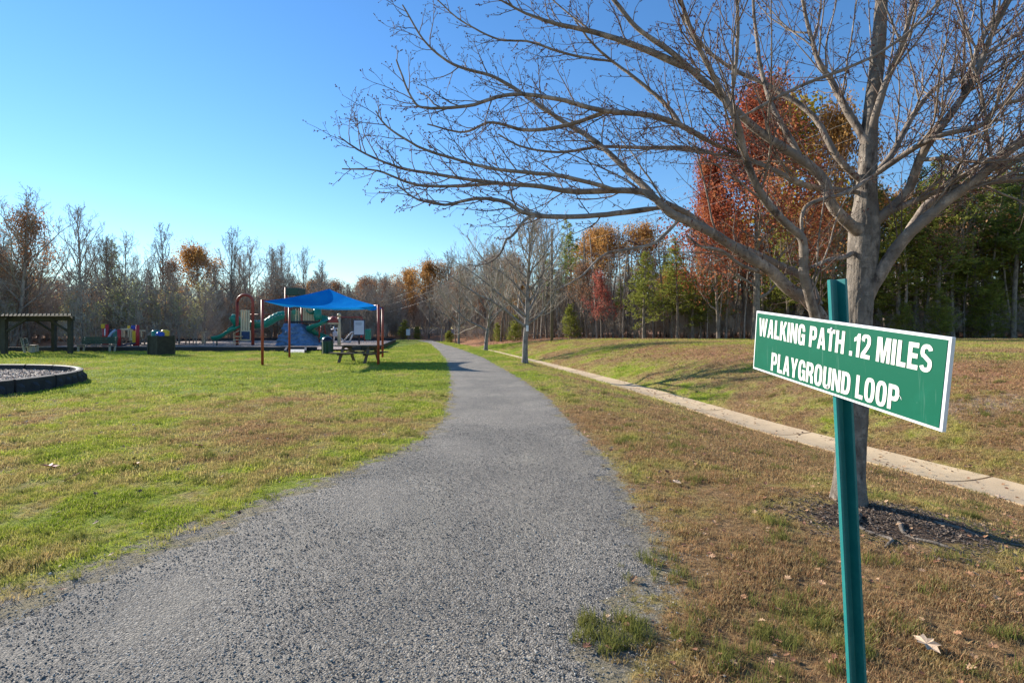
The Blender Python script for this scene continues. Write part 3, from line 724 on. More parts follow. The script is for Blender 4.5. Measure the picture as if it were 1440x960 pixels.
# U channel post, slightly leaning
M_teal_post, nt, b = newmat('teal_painted_post')
tc = nt.nodes.new('ShaderNodeTexCoord').outputs['Object']
nt.links.new(mixc(nt, ramp(nt, noise(nt, tc, 18, 6, .75), [(.45, (0, 0, 0)), (.75, (.5, .5, .5))]), (.006, .155, .15), (.03, .25, .23)), b.inputs['Base Color'])
b.inputs['Roughness'].default_value = .42
ptop = P(1174, 393, 1.42); pbot = P(1202, 960, 1.42); dirp = (ptop-pbot).normalized(); pb = pbot-dirp*((pbot.z+.25)/dirp.z)
# channel section in plane: opening towards the sign (left/front)
sxv = Vector((1, .12, 0)); sxv = (sxv-dirp*sxv.dot(dirp)).normalized(); syv = dirp.cross(sxv)
prof = [(-.0255, -.016), (-.019, -.016), (-.012, .010), (.012, .010), (.019, -.016), (.0255, -.016), (.0255, -.0135), (.021, -.0135), (.014, .0135), (-.014, .0135), (-.021, -.0135), (-.0255, -.0135)]
g = MB(); g.add([tuple(q+sxv*a+syv*b2*.9) for q in (pb, ptop) for a, b2 in prof], [tuple([i, (i+1) % 12, 12+(i+1) % 12, 12+i]) for i in range(12)]+[(12, 13, 22, 23), (13, 14, 21, 22), (14, 15, 20, 21), (15, 16, 19, 20), (16, 17, 18, 19)])
g.build('post', M_teal_post, sign, .0008)

# ------------------------------------------------------------------ nearest tree: limbs laid along traced lines
def limbpts(l): return np.array([tuple(P(*q)) for q in l])
def resample(p, n):
    # Catmull-Rom through control points
    q = np.vstack([2*p[0]-p[1], p, 2*p[-1]-p[-2]]); out = []
    m = len(p)-1
    for i in range(n):
        f = i/(n-1)*m; k = min(int(f), m-1); t = f-k
        a, b2, c, d = q[k], q[k+1], q[k+2], q[k+3]
        out.append(.5*((2*b2)+(-a+c)*t+(2*a-5*b2+4*c-d)*t*t+(-a+3*b2-3*c+d)*t**3))
    return np.array(out)
D0 = 4.4
limbs = [ # (name width_px_start, width_px_end, points(px,py,d), twig length m)
 (26, 13, [(1200, 560, 4.36), (1150, 441, 4.25), (1106, 403, 4.2), (1078, 375, 4.15), (1041, 352, 4.1), (994, 323, 4.05), (947, 303, 4.0), (925, 284, 4.0)], .5),
 (15, 10, [(1150, 430, 4.25), (1134, 394, 4.3), (1087, 368, 4.3), (1017, 336, 4.3), (970, 303, 4.25), (935, 285, 4.2)], .5),
 (12, 2.2, [(935, 290, 4.05), (900, 269, 4.1), (810, 270, 4.2), (760, 262, 4.3), (700, 257, 4.4), (625, 246, 4.5), (560, 235, 4.5), (505, 212, 4.5), (475, 193, 4.5)], .65),
 (8, 2, [(925, 280, 4.1), (885, 243, 4.3), (840, 202, 4.5), (790, 170, 4.6), (740, 135, 4.7), (695, 107, 4.8), (640, 90, 4.9), (600, 58, 4.9), (568, 6, 4.9)], .6),
 (8, 2, [(1003, 202, 4.3), (960, 178, 4.2), (910, 162, 4.1), (850, 156, 4.0), (785, 139, 3.9), (720, 132, 3.9), (660, 147, 3.8), (605, 150, 3.8), (580, 138, 3.8), (557, 82, 3.8)], .55),
 (9, 2, [(984, 103, 4.2), (900, 65, 4.3), (840, 45, 4.4), (780, 32, 4.4), (740, 18, 4.5), (690, -8, 4.5)], .5),
 (6, 2, [(960, 178, 4.3), (935, 145, 4.4), (900, 115, 4.5), (860, 85, 4.6), (830, 58, 4.6), (808, 30, 4.6)], .45),
 (6, 2, [(1003, 215, 4.5), (960, 208, 4.6), (910, 208, 4.7), (845, 206, 4.8), (790, 214, 4.9), (735, 208, 5), (700, 190, 5)], .5),
 (8, 2, [(935, 292, 4.1), (860, 301, 4.0), (780, 306, 3.9), (735, 300, 3.8), (710, 286, 3.8), (670, 281, 3.8), (625, 289, 3.8), (585, 281, 3.8), (558, 262, 3.8)], .5),
 (6, 1.8, [(870, 268, 4.1), (800, 250, 4.0), (740, 243, 3.9), (690, 236, 3.9), (640, 222, 3.9), (590, 205, 3.8), (545, 178, 3.8), (530, 158, 3.8)], .45),
 (5, 1.8, [(700, 257, 4.4), (640, 262, 4.3), (580, 258, 4.3), (530, 240, 4.3), (480, 238, 4.3)], .35),
 (6, 1.8, [(860, 155, 4.0), (800, 175, 4.1), (740, 182, 4.1), (690, 172, 4.1), (650, 185, 4.1), (600, 175, 4.1)], .4),
 (3.4, 1.6, [(862, 87, 4.6), (800, 78, 4.7), (745, 60, 4.8), (700, 55, 4.9), (650, 30, 4.9), (615, 0, 4.9)], .4),
 (5, 1.6, [(960, 305, 4.0), (920, 340, 3.9), (877, 350, 3.8), (850, 357, 3.8), (812, 390, 3.7), (778, 408, 3.7)], .3),
 (4.5, 1.5, [(780, 306, 3.9), (745, 306, 3.8), (720, 330, 3.7), (710, 337, 3.7), (702, 357, 3.7), (685, 369, 3.7), (664, 373, 3.7)], .2),
 (19, 10, [(1198, 550, 4.36), (1160, 500, 4.25), (1144, 441, 4.1), (1130, 389, 4.0), (1127, 338, 3.95), (1106, 314, 3.9), (1073, 277, 3.8), (1050, 225, 3.7), (1034, 169, 3.6), (1017, 136, 3.6)], .5),
 (10, 5, [(1017, 136, 3.6), (994, 89, 3.5), (970, 33, 3.4), (950, -25, 3.3), (940, -80, 3.3)], .5),
 (5, 3.5, [(1029, 140, 3.6), (1037, 70, 3.5), (1036, 0, 3.4), (1030, -60, 3.4)], .4),
 (20, 7, [(1212, 330, 4.4), (1172, 291, 4.3), (1158, 253, 4.3), (1130, 225, 4.3), (1097, 202, 4.3), (1064, 178, 4.3), (1031, 145, 4.25), (984, 103, 4.2), (947, 70, 4.2), (900, 37, 4.2), (860, -10, 4.2)], .6),
 (12, 6, [(1217, 272, 4.42), (1134, 262, 4.4), (1087, 239, 4.4), (1055, 225, 4.4), (1003, 202, 4.3)], .5),
 (14, 5, [(1222, 205, 4.4), (1191, 155, 4.5), (1172, 117, 4.6), (1153, 84, 4.6), (1139, 37, 4.7), (1128, -20, 4.7)], .5),
 (14, 6, [(1224, 185, 4.4), (1242, 127, 4.3), (1256, 94, 4.3), (1275, 47, 4.2), (1292, -20, 4.2)], .5),
 (24, 12, [(1210, 430, 4.4), (1256, 356, 4.3), (1289, 319, 4.2), (1331, 281, 4.1), (1369, 253, 4.0), (1416, 211, 3.9), (1480, 165, 3.8)], .6),
 (15, 8, [(1262, 350, 4.3), (1300, 292, 4.4), (1330, 272, 4.4), (1365, 262, 4.4), (1400, 234, 4.4), (1470, 205, 4.4)], .5),
 (18, 7, [(1226, 315, 4.4), (1275, 272, 4.3), (1294, 225, 4.2), (1322, 183, 4.1), (1350, 145, 4.1), (1374, 108, 4.0), (1392, 56, 4.0), (1425, -10, 3.9)], .55),
 (11, 7, [(1232, 306, 4.4), (1299, 277, 4.2), (1345, 263, 4.1), (1450, 250, 4.0)], .5),
 (12, 6, [(1216, 255, 4.4), (1275, 216, 4.2), (1322, 192, 4.0), (1378, 178, 3.9), (1406, 150, 3.8), (1460, 135, 3.7)], .5),
 (9, 4, [(1230, 245, 4.45), (1252, 220, 4.5), (1275, 178, 4.6), (1303, 136, 4.7), (1350, 98, 4.8), (1460, 30, 4.8)], .5),
 (6, 4, [(1226, 249, 4.3), (1190, 272, 4.1), (1134, 291, 4.0), (1129, 330, 3.95)], .25),
 (4.5, 3, [(1040, 166, 3.4), (1125, 122, 3.4), (1228, 80, 3.4), (1299, 28, 3.4), (1340, -20, 3.4)], .4),
 (8, 4, [(1200, 355, 4.4), (1186, 362, 4.3), (1165, 366, 4.2), (1140, 375, 4.1)], .25),
 (5, 2.5, [(1072, 385, 4.2), (1040, 372, 4.0), (1015, 352, 3.9), (985, 345, 3.9), (965, 330, 3.9)], .3),
 (7, 3, [(1130, 225, 4.3), (1090, 160, 4.4), (1070, 100, 4.5), (1062, 40, 4.6), (1058, -20, 4.6)], .5),
 (6, 3, [(1290, 225, 4.2), (1330, 222, 4.0), (1370, 226, 3.9), (1440, 222, 3.8)], .4),
 (8, 4, [(1219, 262, 4.42), (1180, 222, 4.4), (1150, 170, 4.5), (1118, 140, 4.6), (1080, 118, 4.7), (1030, 95, 4.8), (985, 60, 4.8), (960, 20, 4.8)], .5),
 (7, 4, [(1350, 145, 4.1), (1380, 60, 4.3), (1405, 20, 4.3), (1440, -20, 4.3)], .5),
]
def twig_tree(r, T, pts, rad, lvl, L0, dens, up=.9, buds=None, t0=.08):
    """side twigs along a limb, recursive"""
    seg = np.linalg.norm(np.diff(pts, axis=0), axis=1).sum()
    n = max(2, int(seg*dens)); side = r.choice((-1, 1))
    view = np.array([0, 1, 0])
    for i in range(n):
        t = t0+(1-t0)*((i+r.random())/n)
        p, d = at(pts, t); rr = np.interp(t, np.linspace(0, 1, len(rad)), rad)
        side = -side
        q = np.cross(d, view)*side+rvec(r)*.45+np.array([0, 0, .12])
        dd = side_dir(r, d, math.radians(r.uniform(24, 52)), q*2.2)
        L = L0*r.uniform(.35, 1.15)*(1-.45*t)
        r0 = min(rr*.62, .0025+L*.0085)
        m = 6 if lvl > 0 else 5
        bp = curve_branch(r, p, dd, L, m, up*L*1.1, .28)
        br = np.linspace(r0, .0015, m)
        T.add(bp, br, 4 if lvl > 0 else 3)
        if lvl > 0: twig_tree(r, T, bp, br, lvl-1, L*.5, dens*1.3, up, buds, .15)
        if buds is not None:
            for tb in ([1.0] if lvl else [1.0, .75, .5]):
                if r.random() < .8: buds.append((at(bp, tb-1e-3)[0], r.uniform(.0026, .0048)))
T1 = Tubes(); TT = Tubes(); buds = []
r1 = random.Random(3)
trunk_c = resample(np.array([tuple(P(*q)) for q in [(1196, 735, 4.4), (1194, 715, 4.38), (1196, 640, 4.4), (1203, 540, 4.4), (1206, 450, 4.4), (1212, 380, 4.42), (1216, 320, 4.42), (1219, 255, 4.42), (1223, 180, 4.42), (1233, 90, 4.42), (1240, 0, 4.42), (1247, -90, 4.42), (1255, -200, 4.42)]]), 80)
tw = np.interp(np.linspace(0, 12, 80), [0, .6, 1.1, 2, 3, 4, 5, 5.6, 6, 6.6, 7.2, 8, 9, 10, 11, 12], [66, 54, 41, 37, 35, 35, 35, 39, 38, 28, 23, 20, 18, 15, 12, 8])*4.4/720/2
# trunk with bark relief
g = MB(); k = 96; NRW = 300; vs = []; fs = []
from mathutils import noise as mnoise
tz = np.linspace(0, 79, NRW)
tcx = np.stack([np.interp(tz, np.arange(80), trunk_c[:, i]) for i in range(3)], 1); twx = np.interp(tz, np.arange(80), tw)
for i in range(NRW):
    for j in range(k):
        a = 2*math.pi*j/k; z = tcx[i][2]; ca, sa = math.cos(a), math.sin(a)
        n1 = mnoise.noise(Vector((ca*2.2, sa*2.2, z*2.5)))
        n2 = mnoise.noise(Vector((ca*7, sa*7, z*6)))
        n3 = 1-abs(mnoise.noise(Vector((ca*16, sa*16, z*5+3*n1))))*2
        n4 = 1-abs(mnoise.noise(Vector((ca*5, sa*5, z*26+4*n2))))*2
        rr = twx[i]*(1+.06*n1+.045*n2-.022*max(0, n3-.55)*4*.6-.02*max(0, n4-.7)*4+.26*max(0, math.cos(a*5+1+.8*n1))*max(0, .30-z)**1.5/.164)
        vs.append((tcx[i][0]+rr*ca, tcx[i][1]+rr*sa, z))
fs = [(i*k+j, i*k+(j+1) % k, (i+1)*k+(j+1) % k, (i+1)*k+j) for i in range(NRW-1) for j in range(k)]
near = thing('maple_tree', 'large bare grey-barked maple standing right behind the trail sign, its branches reaching over the path', 'tree', (2.87, 4.4, 0))
g.add(vs, fs, True); g.build('trunk', M_maple, near)
for w0, w1, pts, tl in limbs:
    c = limbpts(pts); n = max(10, len(pts)*5); q = resample(c, n)
    wig = np.cumsum(np.array([rvec(r1) for _ in range(n)])*.0015, 0); q = q+wig-wig[0]
    dm = np.array([p_[2] for p_ in pts]).mean()
    rad = np.linspace(w0, w1, n)*(.78 if w0 > 9 else 1.1)*dm/720/2; rad *= 1+np.array([r1.uniform(-.05, .05) for _ in range(n)])
    rad[0:2] *= (1.25 if w0 > 13 else .7)
    T1.add(q, rad, 12 if w0 > 9 else 8)
    thin = w0 < 13
    if w0 > 8:
        for _ in range(13 if max(p_[0] for p_ in pts) > 1240 else 9 if min(p_[0] for p_ in pts[1:]) > 980 else 2):
            t_ = r1.uniform(.25, .98); p_, d_ = at(q, t_); LL = r1.uniform(.7, 1.7)
            bp_ = curve_branch(r1, p_, side_dir(r1, d_, math.radians(r1.uniform(22, 50)), np.array([0, -.2, .35])), LL, 12, .45, .3)
            if (bp_[:, 1] < 2.6).any() or (bp_[:, 0]/bp_[:, 1] < -.16).any(): continue
            br_ = np.linspace(.0085, .0022, 12); T1.add(bp_, br_, 6); twig_tree(r1, TT, bp_, br_, 2, .5, 7.5, .75, buds, .12)
    twig_tree(r1, TT, q, rad, 2 if tl > .28 else 1, tl*1.15, 11 if thin else 8, .75, buds, .08 if thin else .15)
v, f = T1.arrays(); off = np.array(near.location)
linkmesh('limbs', fastmesh('limbs', v-off, f, M_limb, True), near)
v, f = TT.arrays(); print('near twigs', len(f))
linkmesh('twigs', fastmesh('twigs', v-off, f, M_mapletwig, True), near)
ov = np.array([(1, 0, 0), (-1, 0, 0), (0, 1, 0), (0, -1, 0), (0, 0, 1.6), (0, 0, -1.6)], float)
of = np.array([(0, 2, 4), (2, 1, 4), (1, 3, 4), (3, 0, 4), (2, 0, 5), (1, 2, 5), (3, 1, 5), (0, 3, 5)])
bpz = np.array([b_[0] for b_ in buds]); bs = np.array([b_[1] for b_ in buds])
v = (bpz[:, None]+ov[None]*bs[:, None, None]).reshape(-1, 3); f = (of[None]+6*np.arange(len(buds))[:, None, None]).reshape(-1, 3)
tag(linkmesh('buds', fastmesh('buds', v-off, f, M_bud), near), kind='stuff')
# exposed root and stub stones by the trunk
g = MB()
for pts_, w_ in (([(2.75, 4.05), (2.6, 3.85), (2.68, 3.62), (2.55, 3.5)], .022), ([(2.95, 3.9), (2.85, 3.68), (3.02, 3.45)], .018), ([(3.3, 4.0), (3.6, 3.8), (3.95, 3.72)], .016)):
    q = resample(np.array([(a, b2, 0) for a, b2 in pts_]), 10); q = [(a, b2, G(a, b2)+.004+.012*math.sin(i*1.1)) for i, (a, b2, _) in enumerate(q)]
    g.tube(q, [w_*(1-.6*i/9) for i in range(10)], 8)
rt = g.build('exposed_roots', M_maple, near)

# ------------------------------------------------------------------ tree prototypes
PROTO = {}
HIDE = []
def tree_proto(name, seed, H, r0, nprim, tbase, Lp, ang, barkm, twigm, leaf=None, nleaf=0, lsz=.1, sec=6, ter=5, tip=3, up=.6, tipr=.006, kprim=6, fork=False, leafspread=.25, label='', cat='tree', leafzone=(0, 1)):
    r = random.Random(seed); T = Tubes(); W = Tubes(); tips = []
    tp = curve_branch(r, (0, 0, -.15), (r.uniform(-.03, .03), r.uniform(-.03, .03), 1), H, 14, .5, .12)
    tr = r0*(1-np.linspace(0, 1, 14))**.75+.012; tr[0] *= 1.35
    T.add(tp, tr, 10)
    for i in range(nprim):
        t = tbase+(0.97-tbase)*((i+r.random()*.8)/nprim)
        p, d = at(tp, t); az = i*2.4+r.uniform(-.5, .5); q = np.array([math.cos(az), math.sin(az), 0])
        s = (t-tbase)/(1-tbase)
        L = Lp*(1-.75*s**1.3)*r.uniform(.7, 1.15)
        a = math.radians(ang*(1-.45*s)*r.uniform(.8, 1.15))
        dd = unit(np.array([0, 0, 1])*math.cos(a)+q*math.sin(a))
        rp = min(np.interp(t, np.linspace(0, 1, 14), tr)*.62, .012+L*.013)
        pp = curve_branch(r, p, dd, L, 8, up, .35); pr = np.linspace(rp, tipr*1.4, 8); T.add(pp, pr, kprim)
        for j in range(sec):
            ts = .15+.85*(j+r.random())/sec; p2, d2 = at(pp, ts); L2 = L*.48*(1.15-ts*.7)*r.uniform(.6, 1.2)
            q2 = curve_branch(r, p2, side_dir(r, d2, math.radians(r.uniform(30, 60)), np.array([0, 0, .5])), L2, 6, up*.7, .4)
            W.add(q2, np.linspace(min(.005+L2*.011, rp*.5), tipr, 6), 4)
            for k_ in range(ter):
                tt = .1+.9*(k_+r.random())/ter; p3, d3 = at(q2, tt); L3 = L2*.5*r.uniform(.5, 1.2)
                q3 = curve_branch(r, p3, side_dir(r, d3, math.radians(r.uniform(25, 60)), np.array([0, 0, .4])), L3, 4, up*.5, .4)
                W.add(q3, np.linspace(tipr*1.05, tipr*.7, 4), 3); tips.append(q3[-1]); tips.append(q3[2])
                for m_ in range(tip):
                    p4, d4 = at(q3, r.uniform(.2, .95)); L4 = L3*.5*r.uniform(.5, 1.2)
                    q4 = np.array([p4, p4+side_dir(r, d4, math.radians(r.uniform(25, 60)), np.array([0, 0, .4]))*L4])
                    W.add(q4, np.array([tipr*.75, tipr*.5]), 3); tips.append(q4[-1])
    root = thing(name, label, cat, (0, 0, 0))
    v, f = T.arrays(); linkmesh('trunk', fastmesh('trunk', v, f, barkm, True), root)
    v, f = W.arrays(); linkmesh('branches', fastmesh('branches', v, f, twigm, False), root)
    if leaf is not None:
        tips = np.array(tips); rs = np.random.RandomState(seed)
        z = tips[:, 2]/H; tips = tips[(z >= leafzone[0]) & (z <= leafzone[1])]
        # keep clusters: drop some regions so gaps show
        keep = (np.sin(tips[:, 0]*1.7+seed)+np.sin(tips[:, 1]*1.9)+np.sin(tips[:, 2]*1.6+2)) > -1.1
        tips = tips[keep]
        c = tips[rs.randint(0, len(tips), nleaf)]+rs.normal(0, leafspread, (nleaf, 3))
        linkmesh('foliage', leafmesh(c, lsz, leaf, rs), root)
    root_hide(root)
    return root
def leafmesh(c, s, mat, rs, aspect=.75, flat=0.):
    n = len(c); a = rs.normal(0, 1, (n, 3)); a /= np.linalg.norm(a, axis=1, keepdims=True); b2 = rs.normal(0, 1, (n, 3)); b2[:, 2] *= (1-flat)
    b2 -= a*(a*b2).sum(1, keepdims=True); b2 /= np.linalg.norm(b2, axis=1, keepdims=True)
    sz = s*rs.uniform(.6, 1.3, (n, 1))/2
    v = np.stack([c-a*sz, c+b2*sz*aspect, c+a*sz, c-b2*sz*aspect], 1).reshape(-1, 3)
    return fastmesh('foliage', v, np.arange(4*n).reshape(-1, 4), mat)
def root_hide(root): HIDE.append(root)
def conifer_proto(name, seed, H, r0, base, Rmax, barkm, leaf, whorls=24, per=5, tufts=9, needles=7, tsz=.26, drop=-.1, shape=.75, label='', nl=.13):
    r = random.Random(seed); rs = np.random.RandomState(seed); T = Tubes(); C = []
    tp = curve_branch(r, (0, 0, -.15), (0, 0, 1), H, 12, .4, .07); tr = r0*(1-np.linspace(0, 1, 12))**.8+.015; T.add(tp, tr, 10)
    for i in range(whorls):
        t = base+(1-base)*(i/whorls)**.9; s = (t-base)/(1-base)
        for j in range(per):
            if r.random() < .30: continue
            p, d = at(tp, min(t+r.uniform(-.01, .01), .999)); az = r.uniform(0, 6.28); L = Rmax*(1-s)**shape*r.uniform(.55, 1.15)*(1 if s > .1 else .75)+.25
            dd = unit(np.array([math.cos(az), math.sin(az), r.uniform(.0, .5)]))
            q = curve_branch(r, p, dd, L, 6, drop+r.uniform(0, .4), .25); T.add(q, np.linspace(.012+L*.01, .006, 6), 4)
            for k_ in range(max(2, int(tufts*L/Rmax))):
                c, dc = at(q, .25+.75*r.random()); C.append(c+rvec(r)*.13*np.array([1, 1, .5])*L)
    # bare dead stubs low on the trunk
    for i in range(14):
        p, d = at(tp, r.uniform(.06, base)); az = r.uniform(0, 6.28); L = r.uniform(.3, 1.3); q = curve_branch(r, p, (math.cos(az), math.sin(az), r.uniform(-.1, .3)), L, 4, 0, .3); T.add(q, np.linspace(.014, .004, 4), 3)
    C = np.array(C); n = len(C); K = needles
    dirs = rs.normal(0, 1, (n, K, 3)); dirs[:, :, 2] = np.abs(dirs[:, :, 2])*.7-.12; dirs /= np.linalg.norm(dirs, axis=2, keepdims=True)
    L = tsz*rs.uniform(.6, 1.25, (n, K, 1)); sd2 = np.cross(dirs, rs.normal(0, 1, (n, K, 3))); sd2 /= np.linalg.norm(sd2, axis=2, keepdims=True)
    c = C[:, None, :]+rs.normal(0, .07, (n, K, 3)); w = nl*tsz
    v = np.stack([c-sd2*w*.3, c+dirs*L*.5-sd2*w, c+dirs*L, c+dirs*L*.5+sd2*w], 2).reshape(-1, 3)
    root = thing(name, label, 'tree', (0, 0, 0))
    vv, f = T.arrays(); linkmesh('trunk', fastmesh('trunk', vv, f, barkm, True), root)
    linkmesh('foliage', fastmesh('foliage', v, np.arange(len(v)).reshape(-1, 4), leaf), root)
    HIDE.append(root); return root

bare = [tree_proto('bare_tree', 21+i, 13.5, .14, 19, [.34, .26, .40, .30][i], [5.2, 6.4, 4.4, 5.6][i], [38, 46, 30, 42][i], [M_bark_dk, M_bark_gy][i % 2], [M_twig_dk, M_twig_gy][i % 2], tipr=.0115, tip=3, up=.8) for i in range(4)]
brush = [tree_proto('understory_tree', 41+i, [4.6, 5.5, 6.2][i], .05, 15, .08, [2.2, 2.0, 2.4][i], 55, M_bark_gy, M_twig_gy, leaf=[L_olive, None, L_rust][i], nleaf=[650, 0, 1100][i], lsz=.10, tipr=.0105, tip=3, up=.6, sec=7, ter=6) for i in range(3)]
oakl = tree_proto('orange_oak', 61, 13, .17, 18, .38, 6.4, 52, M_bark_dk, M_twig_dk, L_orange, 9000, .20, tipr=.011, tip=1, leafspread=.45)
rustt = tree_proto('rusty_oak', 62, 12, .14, 17, .36, 5.6, 50, M_bark_dk, M_twig_dk, L_rust, 4200, .19, tipr=.011, tip=2, leafspread=.5)
redoak = tree_proto('red_oak', 63, 15, .2, 20, .16, 5.6, 60, M_bark_dk, M_twig_dk, L_red, 24000, .17, tipr=.010, tip=1, leafspread=.6, sec=7)
crims = tree_proto('crimson_tree', 64, 7, .09, 14, .2, 2.6, 50, M_bark_dk, M_twig_dk, L_crimson, 3800, .15, tipr=.009, tip=1)
yell = tree_proto('yellow_tree', 65, 8, .1, 14, .35, 2.8, 48, M_bark_dk, M_twig_dk, L_yellow, 5000, .14, tipr=.009, tip=1)
pines = [conifer_proto('pine_tree', 71+i, [15, 13, 11][i], .17, [.42, .3, .2][i], [3.0, 3.2, 3.0][i], M_bark_dk, [L_pine, L_cedar, L_cedar][i], whorls=[22, 22, 20][i], per=6, tufts=14, tsz=.34) for i in range(3)]
cedar = [conifer_proto('young_evergreen', 81+i, [3.0, 6.5][i], .06, .03, [1.1, 2.4][i], M_bark_dk, L_cedar, whorls=[16, 22][i], per=8, tufts=12, tsz=[.2, .3][i], shape=.7) for i in range(2)]
street = [tree_proto('young_maple', 91+i, 6.9, .145, 24, .25, 5.0, 58, M_street, M_twig_gy, tipr=.0085, tip=3, up=.9, sec=9, ter=6) for i in range(2)]

NT = [0]
def where(px):
    for lim, w_ in ((60, 'behind the pergola'), (130, 'right of the pergola'), (200, 'behind the toddler play set'), (265, 'behind the bin enclosure'), (320, 'left of the arch climber'), (365, 'behind the arch climber'), (405, 'left of the blue canopy'), (470, 'behind the canopy left half'), (540, 'behind the canopy right half'), (600, 'left of the path end'), (660, 'behind the path end'), (720, 'behind the second young maple'), (790, 'near the utility pole'), (870, 'around the crimson tree'), (950, 'left of the red oak'), (1050, 'behind the red oak'), (1180, 'above the trail sign'), (1300, 'right of the near maple trunk'), (1400, 'above the sign right end')):
        if px < lim: return w_
    return 'at the right edge of the photo'
def plant(proto, x, y, H=None, wide=1.0, rz=None, label=None, group=None, cat=None):
    base = max(v[2] for ch in proto.children for v in [ch.bound_box[6]]) if 'H' not in proto else proto['H']
    s = (H/base) if H else 1.0
    c = copy_tree(proto, (x, y, G(x, y)-.03), R.uniform(0, 6.28) if rz is None else rz, (s*wide, s*wide, s), label, group)
    NT[0] += 1; return c
def plant_px(proto, px, d, ytop, **k):
    x = (px-720)/F*d; H = EYE-(ytop-HZ)/F*d-G(x, d); return plant(proto, x, d, H, **k)
bpy.context.view_layer.update()

GW = 'bare trees at the edge of the left woods'
# distinctive trees on the left
plant_px(bare[1], 18, 44, 258, wide=1.15, label='tall dark spreading bare tree at the left edge behind the pergola', rz=.4)
plant_px(rustt, 42, 45, 272, wide=.8, label='tall tree with sparse dark leaves, second from the left edge of the photo')
plant_px(bare[3], 108, 47, 274, wide=1.0, label='tallest free-standing bare tree above the bench, with a straight trunk and round open crown', rz=1.)
plant_px(pines[0], 163, 58, 335, wide=.75, label='sparse dark evergreen rising among bare trees behind the toddler play set')
plant_px(bare[2], 225, 62, 312, wide=1.0, label='narrow pointed bare tree rising above the basket enclosure')
plant_px(oakl, 283, 64, 332, wide=1.0, label='oak with an orange-brown crown between bare trees left of the arch climber')
plant_px(rustt, 246, 63, 352, wide=.75, label='oak with small orange tufts left of the larger orange oak')
plant_px(bare[0], 326, 62, 315, wide=.9, label='slim bare tree just left above the red arch climber')
plant_px(bare[1], 355, 66, 345, wide=1.0, label='broad bare tree with dark branches directly behind the arch climber')
plant_px(bare[3], 385, 70, 366, wide=.9, label='low bare tree between the arch climber and the blue canopy')
plant_px(oakl, 437, 92, 386, wide=.8, label='small brown-green oak behind the peak of the blue canopy')
plant_px(bare[2], 455, 84, 364, wide=1.0, label='single tall bare tree rising behind the blue canopy peak')
plant_px(oakl, 603, 82, 354, wide=.95, label='tall oak with golden orange crown above the far end of the path')
plant_px(oakl, 572, 86, 368, wide=.7, label='smaller golden oak left of the tall golden oak')
plant_px(rustt, 518, 88, 378, wide=1.0, label='brown-leaved oak above the right end of the blue canopy')
plant_px(rustt, 545, 90, 380, wide=.8, label='brown-leaved oak between the canopy and the golden oaks')
plant_px(rustt, 655, 76, 360, wide=.95, label='rust-brown oak right of the golden oak, behind the young maples')
plant_px(cedar[1], 568, 72, 448, wide=1.1, label='bright yellow-green round evergreen at the left of the path end')
plant_px(cedar[0], 587, 74, 458, wide=1.0, label='small evergreen right of the round yellow-green evergreen')
plant_px(cedar[0], 632, 66, 464, wide=1.3, label='low green bush beside the far end of the path')
# right-hand distinctive
plant_px(redoak, 1062, 35.5, 72, wide=.98, label='large red oak in red-orange leaf behind the near maple', rz=.8)
plant_px(oakl, 1190, 44, 110, wide=.5, label='tall orange-leaved tree behind the trunk of the near maple')
plant_px(redoak, 1010, 38, 190, wide=.6, label='lower rusty red tree at the left foot of the large red oak')
plant_px(yell, 1115, 46, 120, wide=1.0, label='yellow-leaved tree between the red oak and the near maple trunk')
plant_px(crims, 846, 44, 375, wide=.85, label='small crimson-leaved tree at the wood edge right of the utility pole')
plant_px(oakl, 905, 52, 300, wide=.9, label='orange-brown oak behind the pines, left of the red oak')
plant_px(oakl, 845, 58, 308, wide=.8, label='brown oak behind the crimson tree')
plant_px(rustt, 700, 66, 345, wide=.9, label='rusty tree behind the second young maple')
plant_px(pines[0], 808, 50, 305, wide=.8, label='dark pine to the right of the utility pole')
GP = 'pines at the edge of the right woods'
for i, (px, d, yt, w, lab) in enumerate([
    (905, 40, 352, 1.1, 'pine left of the red oak with bright lower boughs'), (952, 41, 330, 1.0, 'pine partly hidden by the left side of the red oak'),
    (985, 42, 350, .9, 'pine behind the lower red oak branches'), (1108, 41, 300, .9, 'pine between the red oak and the sign post'),
    (1170, 41, 330, .9, 'pine directly behind the sign post top'), (1262, 40, 290, 1.1, 'pine right of the near maple trunk'),
    (1318, 39, 215, 1.0, 'tall pine seen through the right-hand branches of the near maple'), (1372, 40, 250, 1.0, 'pine second from the right edge of the photo'),
    (1425, 38, 200, 1.0, 'tall pine at the right edge of the photo'), (1475, 38, 190, 1.0, 'pine just outside the right edge')]):
    plant_px(pines[[2, 1, 2, 1, 2, 2, 1, 2, 0, 1][i]], px, d, yt, wide=w, label=lab, group=GP)
for px, d, yt, lab in [(1322, 37.5, 405, 'small bright cedar bush at the wood edge right of the near maple'), (1270, 37.5, 422, 'low cedar bush immediately right of the near maple trunk'), (1390, 39, 385, 'cedar at the wood edge above the right end of the sign'), (724, 52, 440, 'green evergreen bush behind the trunk of the first young maple'), (775+28, 47, 425, 'yellowish evergreen right of the utility pole'), (700, 55, 452, 'small evergreen between the first two young maples')]:
    plant_px(cedar[1], px, d, yt, wide=1.0, label=lab)
for i, (px, yt) in enumerate([(945, 408), (975, 418), (1012, 415), (1090, 395), (1140, 380), (1225, 372), (1290, 360), (1345, 350), (1410, 345), (1450, 330)]):
    plant_px(pines[2 if i % 2 else 1], px, R.uniform(40.5, 43), yt-30, wide=1.25, label='young pine with bright low boughs '+where(px), group=GP)
